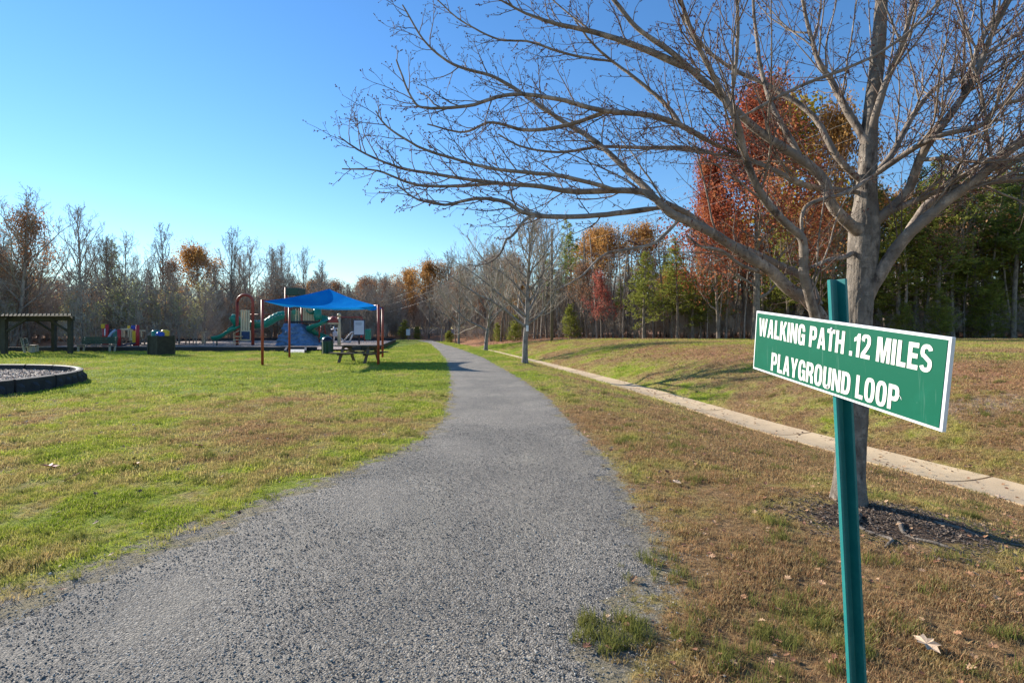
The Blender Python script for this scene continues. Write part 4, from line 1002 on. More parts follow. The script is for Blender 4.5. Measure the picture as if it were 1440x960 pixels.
# fill, left woods
for i in range(34):
    px = R.uniform(-160, 430); x0 = (px-720)/F; d = 45
    for _ in range(8): d = float(LEFT_EDGE(x0*d))+2
    d += R.uniform(1, 14)
    plant_px(bare[i % 4], px, d, R.uniform(322, 372)-max(0, 60-px)*.35, wide=R.uniform(.7, 1.1), label='bare grey tree in the thick of the woods '+where(px), group=GW)
for i in range(105):
    px = -160+620*i/105+R.uniform(-4, 4); x0 = (px-720)/F; d = 45
    for _ in range(8): d = float(LEFT_EDGE(x0*d))+1
    d += R.uniform(0, 8) if i % 2 else R.uniform(0, 2)
    plant_px(brush[[0, 1, 2, 1, 0][i % 5]] if px < 300 else brush[[1, 1, 2][i % 3]], px, d, R.uniform(372, 430), wide=R.uniform(.8, 1.15), label='low twiggy brush tree at the wood edge '+where(px), group='brush trees along the left woods')
# middle woods
for i in range(60):
    px = 410+330*i/60+R.uniform(-4, 4); d = R.uniform(78, 108) if px < 640 else R.uniform(62, 95)
    pr = [bare[2], bare[0], rustt, bare[1], bare[3]][i % 5]
    plant_px(pr, px, d, R.uniform(378, 405) if px < 600 else R.uniform(350, 400), wide=R.uniform(.7, 1.15), label='slender tree in the far woods '+where(px), group='trees in the far woods')
for i in range(46):
    px = 410+340*i/46+R.uniform(-4, 4); d = R.uniform(76, 84) if px < 640 else R.uniform(60, 72)
    if 575 < px < 690: d += 26
    plant_px(brush[[1, 2, 1][i % 3]], px, d, R.uniform(418, 446), wide=R.uniform(.8, 1.2), label='low brush at the foot of the far woods '+where(px), group='brush of the far woods')
# right woods
for i in range(66):
    px = 690+800*i/66+R.uniform(-5, 5); x0 = (px-720)/F; d = 42
    for _ in range(8): d = float(RIGHT_EDGE(x0*d))+1.5
    d += R.uniform(0, 13)
    k_ = i % 8
    pr = [bare[0], pines[0], rustt, bare[2], pines[1], oakl, bare[3], rustt][k_] if px > 880 else [bare[0], bare[2], rustt, bare[1], oakl, bare[3], bare[2], pines[0]][k_]
    yt = np.interp(px, [690, 820, 950, 1100, 1300, 1450], [350, 330, 312, 270, 225, 200])+R.uniform(-25, 70)
    nm = 'pine' if pr in pines else 'tree'
    plant_px(pr, px, d, yt, wide=R.uniform(.75, 1.15), label='%s inside the right woods %s' % ('dark pine' if pr in pines else 'brown-leaved tree' if pr in (rustt, oakl) else 'bare tree', where(px)), group='%s trees inside the right woods' % ('pine' if pr in pines else 'broadleaf'))
for i in range(64):
    px = 700+790*i/64+R.uniform(-4, 4); x0 = (px-720)/F; d = 42
    for _ in range(8): d = float(RIGHT_EDGE(x0*d))+2.5
    d += R.uniform(1.5, 9)
    plant_px(brush[[1, 2, 1][i % 3]], px, d, R.uniform(418, 440), wide=R.uniform(.8, 1.2), label='low bare brush between trunks '+where(px), group='brush of the right woods')
# slim bare trunks at right edge
g = None
def sapling(seed):
    r = random.Random(seed); T = Tubes(); q = curve_branch(r, (0, 0, -.1), (r.uniform(-.05, .05), 0, 1), 9, 9, .1, .1); T.add(q, np.linspace(.085, .04, 9), 7)
    for i in range(9):
        p, d = at(q, r.uniform(.15, .95)); az = r.uniform(0, 6.28); T.add(curve_branch(r, p, (math.cos(az), math.sin(az), .5), r.uniform(.4, 1.4), 4, .3, .3), np.linspace(.016, .006, 4), 4)
    root = thing('slim_tree', '', 'tree', (0, 0, 0)); v, f = T.arrays(); linkmesh('trunk', fastmesh('trunk', v, f, M_bark_dk if seed % 2 else M_bark_gy, True), root); HIDE.append(root); return root
sap = [sapling(5), sapling(6)]
bpy.context.view_layer.update()
for i in range(120):
    px = 690+780*i/120+R.uniform(-3, 3); x0 = (px-720)/F; d = 42
    for _ in range(8): d = float(RIGHT_EDGE(x0*d))+.6
    d += R.uniform(0, 10)
    x = x0*d; c = copy_tree(sap[i % 2], (x, d, G(x, d)), R.uniform(0, 6), (R.uniform(.8, 1.4),)*2+(R.uniform(.7, 1.15),), 'slim straight trunk at the wood edge '+where(px), 'slim trunks along the right woods')
# young street maples
st = [(738, 513.5, 21.6, 284, 1.0, 0), (683, 496, 36, 335, .95, 1), (645, 484, 52, 372, .85, 0), (621, 480, 62, 392, .8, 1)]
labs = ['nearest bare young maple of the row along the path, standing in a mulch ring', 'second bare young maple along the path, leaning slightly right', 'third young maple along the path, small in the distance', 'fourth and farthest young maple where the path reaches the woods']
for (px, py, d, yt, w, i), lab in zip(st, labs):
    c = plant_px(street[i], px, d, yt, wide=w*1.05, label=lab, group='young maples planted along the path', rz=1.1+i)
# the mass of woods behind the trees one can tell apart
src = [ch.data for t_ in (brush[0], brush[1], brush[2]) for ch in t_.children if ch.name.startswith('branches')]
mp_ = []; ms_ = []
for i in range(2900):
    px = R.uniform(-260, 1620); x0 = (px-720)/F; d = 60
    for _ in range(8): d = float((LEFT_EDGE if px < 640 else RIGHT_EDGE)(x0*d))+5
    d += 3+42*R.random()**1.1
    if 560 < px < 715 and d < 112: d = R.uniform(107, 145)
    yt = np.interp(px, [-260, 0, 60, 400, 480, 640, 800, 1000, 1300, 1620], [368, 378, 392, 400, 400, 390, 388, 388, 385, 385])+45*R.random()**.7
    mp_.append((x0*d, d, G(x0*d, d))); ms_.append((EYE-(yt-HZ)/F*d-G(x0*d, d))/5.2)
scatter('far_woods', np.array(mp_), np.array(ms_), src, 'dense mass of bare twiggy woods behind the front rows of trees', 'woods', .08)
mp_ = []; ms_ = []
for i in range(1500):
    px = R.uniform(-260, 1620); x0 = (px-720)/F; d = 60
    for _ in range(8): d = float((LEFT_EDGE if px < 640 else RIGHT_EDGE)(x0*d))+.8
    d += R.uniform(.3, 14)
    if 545 < px < 640: d = R.uniform(78, 100)
    mp_.append((x0*d, d, G(x0*d, d)-.05)); ms_.append(R.uniform(.25, .52))
scatter('undergrowth', np.array(mp_), np.array(ms_), src, 'tangled low undergrowth along the foot of the woods', 'undergrowth', .15)
# remove prototypes
for root in HIDE:
    for ch in list(root.children): bpy.data.objects.remove(ch)
    bpy.data.objects.remove(root)
# ------------------------------------------------------------------ playground and furniture
# shade canopy
px_ = [P(369, 513, 21), P(532, 513, 21), P(538, 503, 26.3), P(407, 503, 26.3)]
tops = [P(369, 424, 21), P(532, 431, 21), P(540, 434, 26.3), P(407, 431, 26.3)]
cen = sum((Vector((p.x, p.y, 0)) for p in px_), Vector())/4
can = thing('shade_canopy', 'blue four-cornered fabric shade canopy on red posts over the picnic table', 'canopy', (cen.x, cen.y, 0))
for a, b2 in zip(px_, tops):
    g = MB(); g.tube([(a.x, a.y, -.1), (b2.x if False else a.x, a.y, b2.z+.08)], .055, 12); g.build('post', M_redpost, can)
    g = MB(); d_ = (cen-Vector((a.x, a.y, 0))).normalized(); g.tube([(a.x, a.y, b2.z+.05), (a.x+d_.x*.3, a.y+d_.y*.3, b2.z+.05)], .03, 8); g.build('bracket', M_redpost, can)
peak = Vector((cen.x, cen.y, P(463, 406, 23.6).z))
M_can, nt, b = newmat('blue_canopy_fabric'); nt.nodes.remove(b); out = nt.nodes['Material Output']
cc = ramp(nt, noise(nt, worldpos(nt), 1.2, 4), [(.35, (.01, .21, .66)), (.7, (.015, .30, .80))])
d = nt.nodes.new('ShaderNodeBsdfDiffuse'); t = nt.nodes.new('ShaderNodeBsdfTranslucent'); nt.links.new(cc, d.inputs[0]); nt.links.new(cc, t.inputs[0])
mx = nt.nodes.new('ShaderNodeMixShader'); mx.inputs[0].default_value = .3; nt.links.new(d.outputs[0], mx.inputs[1]); nt.links.new(t.outputs[0], mx.inputs[2]); nt.links.new(mx.outputs[0], out.inputs[0])
for i in range(4):
    A = Vector((px_[i].x, px_[i].y, tops[i].z+.03)); B = Vector((px_[(i+1) % 4].x, px_[(i+1) % 4].y, tops[(i+1) % 4].z+.03))
    inw = (Vector((cen.x, cen.y, 0))-(A+B)/2); inw.z = 0; inw.normalize()
    def fn(s, t_, A=A, B=B, inw=inw):
        e = A+(B-A)*s+inw*(.75*4*s*(1-s)*.6)-Vector((0, 0, .16*4*s*(1-s)))
        p = e+(peak-e)*t_; sag = 4*t_*(1-t_)
        hip = abs(2*s-1)
        p.z -= .16*sag*(1-.55*hip**2)
        return p
    g = MB(); g.grid(fn, 20, 14); g.build('fabric_panel', M_can, can)
# picnic table
def picnic(cx, cy, rz):
    t = thing('picnic_table', 'weathered grey-brown wooden picnic table under the blue canopy', 'table', (cx, cy, 0))
    m = Matrix.Rotation(rz, 3, 'Z')
    def W(x, y, z): return tuple(Vector((cx, cy, 0))+m @ Vector((x, y, z)))
    for i in range(5):
        g = MB(); g.box(W(0, -.31+i*.155, .75), (1.95, .14, .04), rz); g.build('tabletop_plank', M_picnic, t)
    for s in (-1, 1):
        for j in (0, 1):
            g = MB(); g.box(W(0, s*(.62+j*.15), .45), (1.95, .14, .04), rz); g.build('bench_plank', M_picnic, t)
    for sx in (-.62, .62):
        for s in (-1, 1):
            g = MB(); g.beam(W(sx, s*.62, 0), W(sx, s*.22, .73), .04, .13, m @ Vector((1, 0, 0))); g.build('leg', M_picnic, t)
        g = MB(); g.beam(W(sx+.045, -.80, .40), W(sx+.045, .80, .40), .04, .10); g.build('bench_support', M_picnic, t)
        g = MB(); g.beam(W(sx+.045, -.38, .70), W(sx+.045, .38, .70), .04, .09); g.build('top_support', M_picnic, t)
        g = MB(); g.beam(W(sx*.92, 0, .68), W(sx*.25, 0, .42), .04, .08); g.build('brace', M_picnic, t)
picnic(-6.75, 22.6, math.radians(-14))
# litter bin
bc = P(460.5, 497, 30.2)
t = thing('litter_bin', 'dark green litter bin with a black domed lid beside the ramp', 'bin', (bc.x, bc.y, 0))
g = MB(); g.lathe((bc.x, bc.y, 0), [(.27, 0), (.30, .02), (.31, .72), (.33, .75), (.30, .76)], 20); g.build('barrel', M_dkgreen, t)
g = MB(); g.lathe((bc.x, bc.y, .76), [(.32, 0), (.32, .06), (.28, .16), (.18, .25), (.05, .29), (.001, .29)], 20); g.build('lid', simple('black_lid', (.01, .012, .02), .3, .2, 5, 0), t)
for i in range(20):
    if i % 4 == 0: continue
    a = 2*math.pi*i/20; g = MB(); g.box((bc.x+.32*math.cos(a), bc.y+.32*math.sin(a), .38), (.02, .07, .68), a); o = g.build('slat', M_dkgreen if i not in (12, 13) else M_tan, t)
# rules sign board
s0 = P(505, 484, 45)
t = thing('notice_board', 'white notice board with dark frame on a black post inside the playground', 'sign', (s0.x, s0.y, .1))
g = MB(); g.box((s0.x, s0.y, P(0, 460.5, 45).z), (.98, .05, 1.35)); g.build('frame', M_navy, t, .01)
g = MB(); g.box((s0.x, s0.y-.035, P(0, 460.5, 45).z), (.86, .02, 1.22)); g.build('board', simple('pale_blue_board', (.50, .58, .68), .5, .06, 3, 0), t)
g = MB()
for i, w_ in enumerate([.5, .6, .55, .62, .4]): g.box((s0.x-.02, s0.y-.049, P(0, 453.5, 45).z-i*.055), (w_, .004, .02 if i else .03))
g.build('printed_lines', simple('grey_print', (.22, .28, .36), .5, .1, 3, 0), t)
g = MB(); g.box((s0.x, s0.y+.02, .75), (.13, .09, 1.5)); g.build('post', M_black, t)
g = MB(); g.box((s0.x+.19, s0.y+.05, .98), (.14, .06, .5)); g.build('red_tag_plate', M_redp, t)
# tan pole with ball (ball-drop funnel)
q0 = P(477, 487, 43)
t = thing('ball_funnel', 'tan pole carrying a red ball-catch funnel beside the notice board', 'play equipment', (q0.x, q0.y, .1))
g = MB(); g.tube([(q0.x, q0.y, 0), (q0.x, q0.y, P(0, 446, 43).z)], [.15, .115], 12); g.build('pole', M_tan, t)
g = MB(); zt = P(0, 443, 43).z; g.lathe((q0.x, q0.y, zt-.16), [(.03, 0), (.13, .05), (.17, .16), (.13, .27), (.02, .32)], 12); g.build('finial', M_tan, t)
g = MB(); fz = P(0, 455, 43).z; fx = P(469, 0, 43).x; g.lathe((fx, q0.y, fz), [(.42, 0), (.50, .1), (.48, .2), (.30, .45), (.10, .62)], 14); g.build('funnel', M_redpost, t)
g = MB(); g.lathe((fx, q0.y, fz-.05), [(.47, 0), (.53, .06), (.50, .12)], 14); g.build('funnel_rim', M_tan, t)
g = MB(); g.tube([(fx+.2, q0.y, fz+.3), (q0.x, q0.y, fz+.35)], .05, 8); g.build('arm', M_redpost, t)
# swing frame behind
def swing_frame(pa, pb, ytop, d, label):
    a = P(pa, 0, d); b2 = P(pb, 0, d); zt = P(0, ytop, d).z
    t = thing('swing_frame', label, 'play equipment', ((a.x+b2.x)/2, d, .1))
    g = MB(); g.tube([(a.x, d, zt), (b2.x, d, zt)], .06, 8); g.build('crossbar', M_redpost, t)
    for x in (a.x, b2.x):
        for s in (-1, 1):
            g = MB(); g.tube([(x, d+s*1.2, 0), (x, d, zt)], .055, 8); g.build('leg', M_redpost, t)
    for i in range(2):
        x = a.x+(b2.x-a.x)*(i+.5)/2.
        g = MB(); g.box((x, d, .62), (.48, .2, .03)); s_ = g.build('swing_seat', M_black, t)
        for s in (-.23, .23):
            g = MB(); g.tube([(x+s, d, .62), (x+s*.9, d, zt)], .012, 4); g.build('chain', M_metal, t)
swing_frame(454, 509, 446, 54, 'red metal swing frame at the back of the playground, behind the funnel pole')
# white outdoor exercise machine
e0 = P(470, 482, 48)
t = thing('exercise_machine', 'white tubular outdoor exercise machine left of the notice board', 'play equipment', (e0.x, e0.y, .1))
M_wm = simple('white_tube', (.6, .6, .62), .45, .1, 5, 0)
for nm, pts in (('frame', [(-.1, 0), (.1, 1.1), (-.05, 1.6)]), ('seat_arm', [(.1, .9), (.9, .25)]), ('back_arm', [(.9, .25), (1.6, 1.05), (2.1, 1.1)]), ('handle', [(-.3, 1.3), (.3, 1.45)]), ('footrest', [(.5, .15), (1.6, .15)]), ('rear_leg', [(1.4, .1), (1.75, .9)])):
    g = MB(); g.tube([(e0.x+a, e0.y, z+.1) for a, z in pts], .07, 8); g.build(nm, M_wm, t)
g = MB(); g.box((e0.x+.15, e0.y, 1.0), (.5, .4, .5)); g.build('console', M_wm, t, .08)
g = MB(); g.box((e0.x+2.9, e0.y+1, .95), (.55, .35, 1.0)); o = g.build('green_play_panel', M_green, None, .08); tag(o, 'small green play panel between the exercise machine and the notice board', 'play equipment')

# --- playground bed
front = [(-34, 33.2), (-28.4, 33.6), (-22, 33.8), (-17.6, 33.9), (-12.9, 33.9)]
front2 = [(-10.9, 34.2), (-10.2, 34.6), (-9.6, 37.6), (-13.2, 58)]
back = [(-13.2, 58), (-19, 60), (-30, 60), (-36, 56), (-37, 44)]
g = MB()
loop = front+front2+back[1:]
g.add([(a, b2, .13) for a, b2 in loop]+[(-24, 45, .13)], [(i, (i+1) % len(loop), len(loop)) for i in range(len(loop))])
tag(g.build('playground_mulch', M_mulch), kind='structure')
bord = thing('playground_border', 'low black timber border running round the mulched playground', 'border', (-20, 34, 0))
def border_run(pts, h=.30):
    for (a, b2) in zip(pts[:-1], pts[1:]):
        L = math.dist(a, b2); n = max(1, round(L/1.25))
        for i in range(n):
            t0_, t1_ = i/n, (i+1)/n-.012/L
            p = [a[k_]+(b2[k_]-a[k_])*t0_ for k_ in (0, 1)]; q = [a[k_]+(b2[k_]-a[k_])*t1_ for k_ in (0, 1)]
            g = MB(); g.beam((p[0], p[1], h/2+R.uniform(-.008, .008)), (q[0], q[1], h/2), .10, h); g.build('border_timber', M_black, bord)
border_run(front); border_run(front2); border_run(back, .42)
# ramp
rp = thing('access_ramp', 'pale concrete ramp rising into the playground between black kerbs', 'ramp', (-12, 33, 0))
g = MB(); A_ = P(404, 496.5, 31.5); B_ = P(428, 496.5, 31.5); C_ = P(436, 489, 36); D_ = P(415, 489, 36)
g.add([(A_.x, 31.5, .012), (B_.x, 31.5, .012), (C_.x, 35.0, .22), (D_.x, 35.0, .22), (A_.x, 31.5, -.1), (B_.x, 31.5, -.1), (C_.x, 35, -.1), (D_.x, 35, -.1)], [(0, 1, 2, 3), (0, 4, 5, 1), (1, 5, 6, 2), (2, 6, 7, 3), (3, 7, 4, 0)])
g.build('ramp_slab', M_concw, rp)
for p, q in ((A_, D_), (B_, C_)):
    g = MB(); s_ = -.1 if p is A_ else .1
    g.beam((p.x+s_, 31.4, .08), (q.x+s_, 35.0, .24), .12, .18); g.build('ramp_kerb', M_black, rp)

# --- main play structure
D = 43.5
def Q(px, py, dd=0): return P(px, py, D+dd)
st_ = thing('play_structure', 'large climbing structure with green slides, tan panels, red posts and blue rock wall', 'play equipment', (Q(385, 0).x, D, .13))
def tb(name, pts, r, m, k=10): g = MB(); g.tube(pts, r, k); return g.build(name, m, st_)
# arch pair
for dd in (-.5, .6):
    cx = 344.5; pts = [tuple(Q(333.5, 486, dd)), tuple(Q(333.5, 425, dd))]
    for i in range(9):
        a = math.pi-math.pi*i/8; pts.append(tuple(Q(344.5+11*math.cos(a), 425-10.5*math.sin(a), dd)))
    pts += [tuple(Q(355.5, 486, dd))]; tb('arch_post', pts, .12, M_redpost)
# deck + ladder panels
def pan(name, x0, x1, y0, y1, m, dd=0, th=.08, bev=.03):
    a = Q(x0, y1, dd); b2 = Q(x1, y0, dd); g = MB(); g.box(((a.x+b2.x)/2, a.y, (a.z+b2.z)/2), (abs(b2.x-a.x), th, abs(b2.z-a.z))); return g.build(name, m, st_, bev)
a = Q(333, 466); b2 = Q(356, 466); g = MB(); g.box(((a.x+b2.x)/2, D+.3, a.z), (b2.x-a.x, 1.4, .12)); g.build('deck', M_black, st_)
for i, x in enumerate([339.8, 343.2, 346.6, 350]): pan('slat', x-1.3, x+1.3, 435.5+abs(x-345)*.3, 465, M_tan, -.6)
pan('rail', 338, 352, 436, 437.5, M_tan, -.52)
fr = pan('frame', 337.8, 352.8, 464.5, 479, M_tan, -.62, .06); pan('ladder_panel', 339.5, 351.2, 466, 477, M_navy, -.67, .06)
# steps
for i in range(3): 
    x = 331+i*3.0; p = Q(x, 482-i*4.5, -.9); g = MB(); g.box(tuple(p), (.35, .7, .06)); g.build('step', M_tan, st_)
tb('handrail', [tuple(Q(329, 483, -.95)), tuple(Q(329, 468, -.95)), tuple(Q(336, 465, -.95))], .035, M_tan, 8)
# left spiral slide: hood and lower chute
def chute(name, pts, w, m, dep=.22):
    q = resample(np.array([tuple(p) for p in pts]), 26); g = MB()
    def fn(s, t_):
        i = min(int(t_*25+1e-6), 25); p = Vector(q[i]); tn = Vector(q[min(i+1, 25)]-q[max(i-1, 0)]); tn.z = 0; tn.normalize(); sd_ = Vector((-tn.y, tn.x, 0))
        a = (s-.5)*math.pi
        return p+sd_*(w/2*math.sin(a))+Vector((0, 0, dep*(1-math.cos(a))*1.15))
    g.grid(fn, 10, 25); o = g.build(name, m, st_)
    so = o.modifiers.new('thick', 'SOLIDIFY'); so.thickness = .05; return o
chute('open_slide', [Q(336, 461, -.1), Q(330, 464.5, -.5), Q(322, 468, -.9), Q(314, 474, -1.1), Q(307, 477.5, -1.2), Q(300, 479, -1.2)], .75, M_green, .3)
tb('slide_leg', [tuple(Q(305, 486, -1.2)), tuple(Q(305, 479, -1.2))], .05, M_dkgreen, 8)
tb('slide_leg', [tuple(Q(300, 486, -1.2)), tuple(Q(300, 480, -1.2))], .035, M_metal, 8)
g = MB(); hp = [Q(324.5, 444.5, -.3), Q(329, 447, -.2), Q(333.5, 452, 0), Q(336, 458, .1)]; g.tube([tuple(p) for p in hp], [.22, .38, .42, .36], 12, True); g.build('slide_hood', M_green, st_)
# long crawl tube from arch tower to main tower
tp_ = resample(np.array([tuple(Q(*q)) for q in [(355, 455.5, .3), (364, 456, .2), (374, 454.5, .1), (384, 448.5, .1), (394, 444, .2), (405, 443, .3)]]), 36)
g = MB(); g.tube([tuple(p) for p in tp_], [.36+.018*math.sin(i*1.9) for i in range(36)], 16); g.build('crawl_tube', M_green, st_)
for i in range(6):
    p = tp_[19+i*3]; g = MB(); g.lathe((p[0], p[1]-.36, p[2]+.05), [(.001, -.05), (.05, -.02), (.05, .02), (.001, .05)], 6); g.build('tube_bolt', M_metal, st_)
tb('rail_bar', [tuple(Q(352, 442, .4)), tuple(Q(402, 442, .4))], .035, M_redpost, 6)
# main tower
for x, dd in ((402, 0), (424.5, 0), (403, 1.6), (426, 1.6)):
    tb('tower_post', [tuple(Q(x, 485, dd)), tuple(Q(x, 404 if x < 410 else 430, dd))], .10, M_redpost)
pan('roof_panel', 403.5, 412.5, 405, 415, M_dkgreen, -.1, .5); pan('roof_panel', 411.5, 424.5, 405.5, 415.5, M_dkgreen, .2, 1.6)
pan('clear_panel', 405, 424, 437, 455, simple('pale_green_panel', (.18, .30, .22), .4, .2, 4, 0), .5)
for x in (407, 416, 420): pan('bar', x-.8, x+.8, 434, 455, M_tan, .1)
pan('green_panel', 410.5, 416, 436, 441.5, M_green, -.1)
a = Q(402, 455); b2 = Q(443, 455); g = MB(); g.box(((a.x+b2.x)/2, D+.8, Q(0, 452.5).z), (b2.x-a.x, 1.8, .14)); g.build('deck', M_black, st_)
for i in range(7): pan('slat', 426+i*2.35, 427.7+i*2.35, 432, 451, M_tan, -.15)
pan('slat_backing', 425.5, 442, 432.5, 450.5, simple('tan_backing', (.40, .30, .17), .6, .1, 4, 0), -.02, .05)
# blue rock wall
g = MB()
A_ = [(385, 484.5), (437, 484.5), (420.5, 455.5), (399, 455.5)]
def rockf(s, t_):
    x0 = 386+(399.5-386)*t_**.8; x1 = 443+(421-443)*t_**.9; px = x0+(x1-x0)*s; py = 485.5+(454.5-485.5)*t_
    w_ = 1-t_
    p = Q(px, py, -1.9+1.3*t_); n_ = mnoise.noise(Vector((px*.09, py*.25, 2)))*.45+mnoise.noise(Vector((px*.3, py*.5, 5)))*.16
    p.y -= n_+.5*math.sin(math.pi*s)*.8; return p
g.grid(rockf, 30, 18)
def rocks(side):
    def f(s, t_):
        p = rockf(side, t_); return Vector((p.x, p.y+s*1.8, p.z))
    return f
g.grid(rocks(0), 4, 18); g.grid(rocks(1), 4, 18)
def rtop(s, t_):
    p = rockf(s, 1); return Vector((p.x, p.y+t_*1.6, p.z))
g.grid(rtop, 30, 3)
g.build('rock_wall', M_rock, st_)
# right spiral slide
sp = []; cx, cyy = Q(449, 0).x, D-.3
g = MB()
def spiral(s, t_):
    a = math.radians(200)-t_*math.radians(520); rr = .62; z = Q(0, 440).z+(Q(0, 478).z-Q(0, 440).z)*t_
    w_ = (s-.5)*math.pi; rad = rr+.34*math.sin(w_)
    return Vector((cx+rad*math.cos(a)*1.0, cyy+rad*math.sin(a), z+.34*(1-math.cos(w_))))
g.grid(spiral, 8, 60); o = g.build('spiral_slide', M_green, st_); so = o.modifiers.new('thick', 'SOLIDIFY'); so.thickness = .06
g = MB(); g.tube([tuple(Q(446.5, 433, -.3)), tuple(Q(446.5, 444, -.3)), tuple(Q(448.5, 450, -.3))], [.30, .33, .30], 12); g.build('slide_hood', M_green, st_)
tb('slide_exit', [tuple(Q(451, 474, -1.0)), tuple(Q(456, 478, -1.0))], .2, M_green, 10)
tb('slide_pole', [tuple(Q(449, 485, -.3)), tuple(Q(449, 440, -.3))], .06, M_redpost)
tb('overhead_bar', [tuple(Q(443, 446, 1)), tuple(Q(456, 446, 1))], .05, M_redpost, 8)

# --- toddler play set
TD = 37.0
def Pq(px, py, dd=0): return P(px, py, TD+dd)
tod = thing('toddler_play_set', 'small colourful toddler play set with red posts and yellow tops behind the long bench', 'play equipment', (Pq(170, 0).x, TD, .13))
def tb2(name, x, y0, y1, m, r=.10, dd=0):
    g = MB(); g.tube([tuple(Pq(x, y1, dd)), tuple(Pq(x, y0, dd))], r, 10); return g.build(name, m, tod)
def pn2(name, x0, x1, y0, y1, m, dd=0, th=.1, bev=.02):
    a = Pq(x0, y1, dd); b2 = Pq(x1, y0, dd); g = MB(); g.box(((a.x+b2.x)/2, a.y, (a.z+b2.z)/2), (abs(b2.x-a.x), th, abs(b2.z-a.z))); return g.build(name, m, tod, bev)
for x, yt, dd in ((146.5, 457, .8), (150.5, 456, .2), (167.5, 463, -.4), (193.5, 457, -.4), (189.5, 462, .8)): tb2('post', x, yt, 486, M_redp, .115, dd)
pn2('yellow_top', 144, 148.5, 455.5, 461.5, M_yellow, .75, .3); pn2('white_tube_panel', 147, 148.6, 462, 472, M_white, .1)
pn2('blue_panel', 154, 162, 463, 475, M_navy, .3); pn2('teal_panel', 159, 165.5, 464, 477, M_teal, .0)
g = MB(); g.tube([tuple(Pq(149, 476, -.6)), tuple(Pq(153, 474, -.6)), tuple(Pq(157, 468, -.5)), tuple(Pq(163, 463.5, -.4))], [.06, .08, .08, .08], 8); g.build('slide', simple('pale_blue_slide', (.35, .45, .58), .4, .1, 5, 0), tod)
for x in (172, 174.5, 181, 184): pn2('tan_bar', x-.9, x+.9, 463, 474, M_tan, 0)
pn2('top_rail', 169, 184, 462, 464, M_tan, 0); pn2('yellow_panel', 186.5, 191.5, 465, 483, M_yellow, -.1); pn2('tan_panel', 182.5, 187, 461, 479, M_tan, .1)
pn2('blue_top', 186, 190.5, 457.5, 463, M_blue, .2, .3); pn2('orange_top', 181, 185, 458, 462, M_yellow, .3, .3)
a = Pq(168, 484); b2 = Pq(194, 480); g = MB(); g.beam(tuple(Pq(160, 487, 0)), tuple(Pq(194, 482, 0)), .5, .08); g.build('deck', M_navy, tod)
pn2('shade_box', 155, 161, 475, 481, M_navy, .2, .4)
pn2('right_rail', 196, 204, 464, 466, M_tan, .3); pn2('right_bar', 198, 199.5, 465, 474, M_tan, .3)
# bench (long) behind the lawn
def bench(px0, px1, py_seat, d, label, conc=True):
    a = P(px0, 0, d); b2 = P(px1, 0, d); L = b2.x-a.x
    t = thing('park_bench', label, 'bench', ((a.x+b2.x)/2, d, 0))
    for i in range(3):
        g = MB(); g.box(((a.x+b2.x)/2, d-.16+i*.15, .45), (L, .13, .035)); g.build('seat_slat', M_dkgreen if not conc else M_wood, t)
    for i in range(4):
        g = MB(); g.box(((a.x+b2.x)/2, d+.27+i*.03, .57+i*.115), (L, .03, .10)); g.build('back_slat', M_dkgreen, t)
    for x in (a.x+.15*L*.4, b2.x-.15*L*.4):
        g = MB(); g.beam((x, d-.15, 0), (x, d-.15, .43), .08, .1); g.build('leg', M_conc, t)
        g = MB(); g.beam((x, d+.25, 0), (x, d+.38, .98), .08, .08); g.build('back_support', M_conc, t)
        g = MB(); g.beam((x, d-.2, .40), (x, d+.28, .40), .07, .06); g.build('seat_rail', M_conc, t)
bench(110, 160, 485, 33, 'long dark green bench with pale concrete legs in front of the toddler play set')
bc2 = P(45, 0, 32)
t = thing('park_bench', 'weathered bench with concrete legs under the wooden pergola', 'bench', (bc2.x, 32, 0), None)
m = Matrix.Rotation(math.radians(-55), 3, 'Z')
def W2(x, y, z): return tuple(Vector((bc2.x, 32, 0))+m @ Vector((x, y, z)))
for i in range(3): g = MB(); g.box(W2(0, .15-i*.15, .46), (1.7, .13, .04), math.radians(-55)); g.build('seat_slat', M_wood, t)
for i in range(3): g = MB(); g.box(W2(0, -.30-i*.03, .60+i*.12), (1.7, .03, .10), math.radians(-55)); g.build('back_slat', M_dkgreen, t)
for x in (-.65, .65):
    g = MB(); g.beam(W2(x, .1, 0), W2(x, .1, .44), .16, .2); g.build('leg', M_conc, t)
    g = MB(); g.beam(W2(x, -.22, 0), W2(x, -.38, .92), .1, .1); g.build('back_support', M_conc, t)
# small tan post
p = P(286, 483, 47); g = MB(); g.box((p.x, p.y, .62), (.2, .2, 1.1)); g.box((p.x, p.y, 1.2), (.5, .25, .1)); tag(g.build('tan_post', M_tan), 'small tan post with a flat cap behind the playground mulch', 'post')

# --- lattice enclosure with three barrels
EC = P(220, 500, 28.6); rz = math.radians(-28)
m = Matrix.Rotation(rz, 3, 'Z')
def WE(x, y, z): return tuple(Vector((EC.x, EC.y+.4, 0))+m @ Vector((x, y, z)))
en = thing('bin_enclosure', 'grey-green wooden slatted enclosure around the coloured barrels', 'enclosure', (EC.x, EC.y+.4, 0))
hw = .44; H_ = 1.12
for sx in (-1, 1):
    for sy in (-1, 1): g = MB(); g.box(WE(sx*hw, sy*hw, H_/2), (.1, .1, H_), rz); g.build('corner_post', M_pergola, en)
for side in range(4):
    for i in range(12):
        o_ = -hw+.1+i*(2*hw-.2)/11
        c_ = [(o_, -hw), (hw, o_), (o_, hw), (-hw, o_)][side]
        if side == 3: continue
        g = MB(); g.box(WE(c_[0]*1.0, c_[1]*1.0, H_/2), (.085, .02, H_-.06) if side in (0, 2) else (.02, .085, H_-.06), rz); g.build('slat', M_pergola, en)
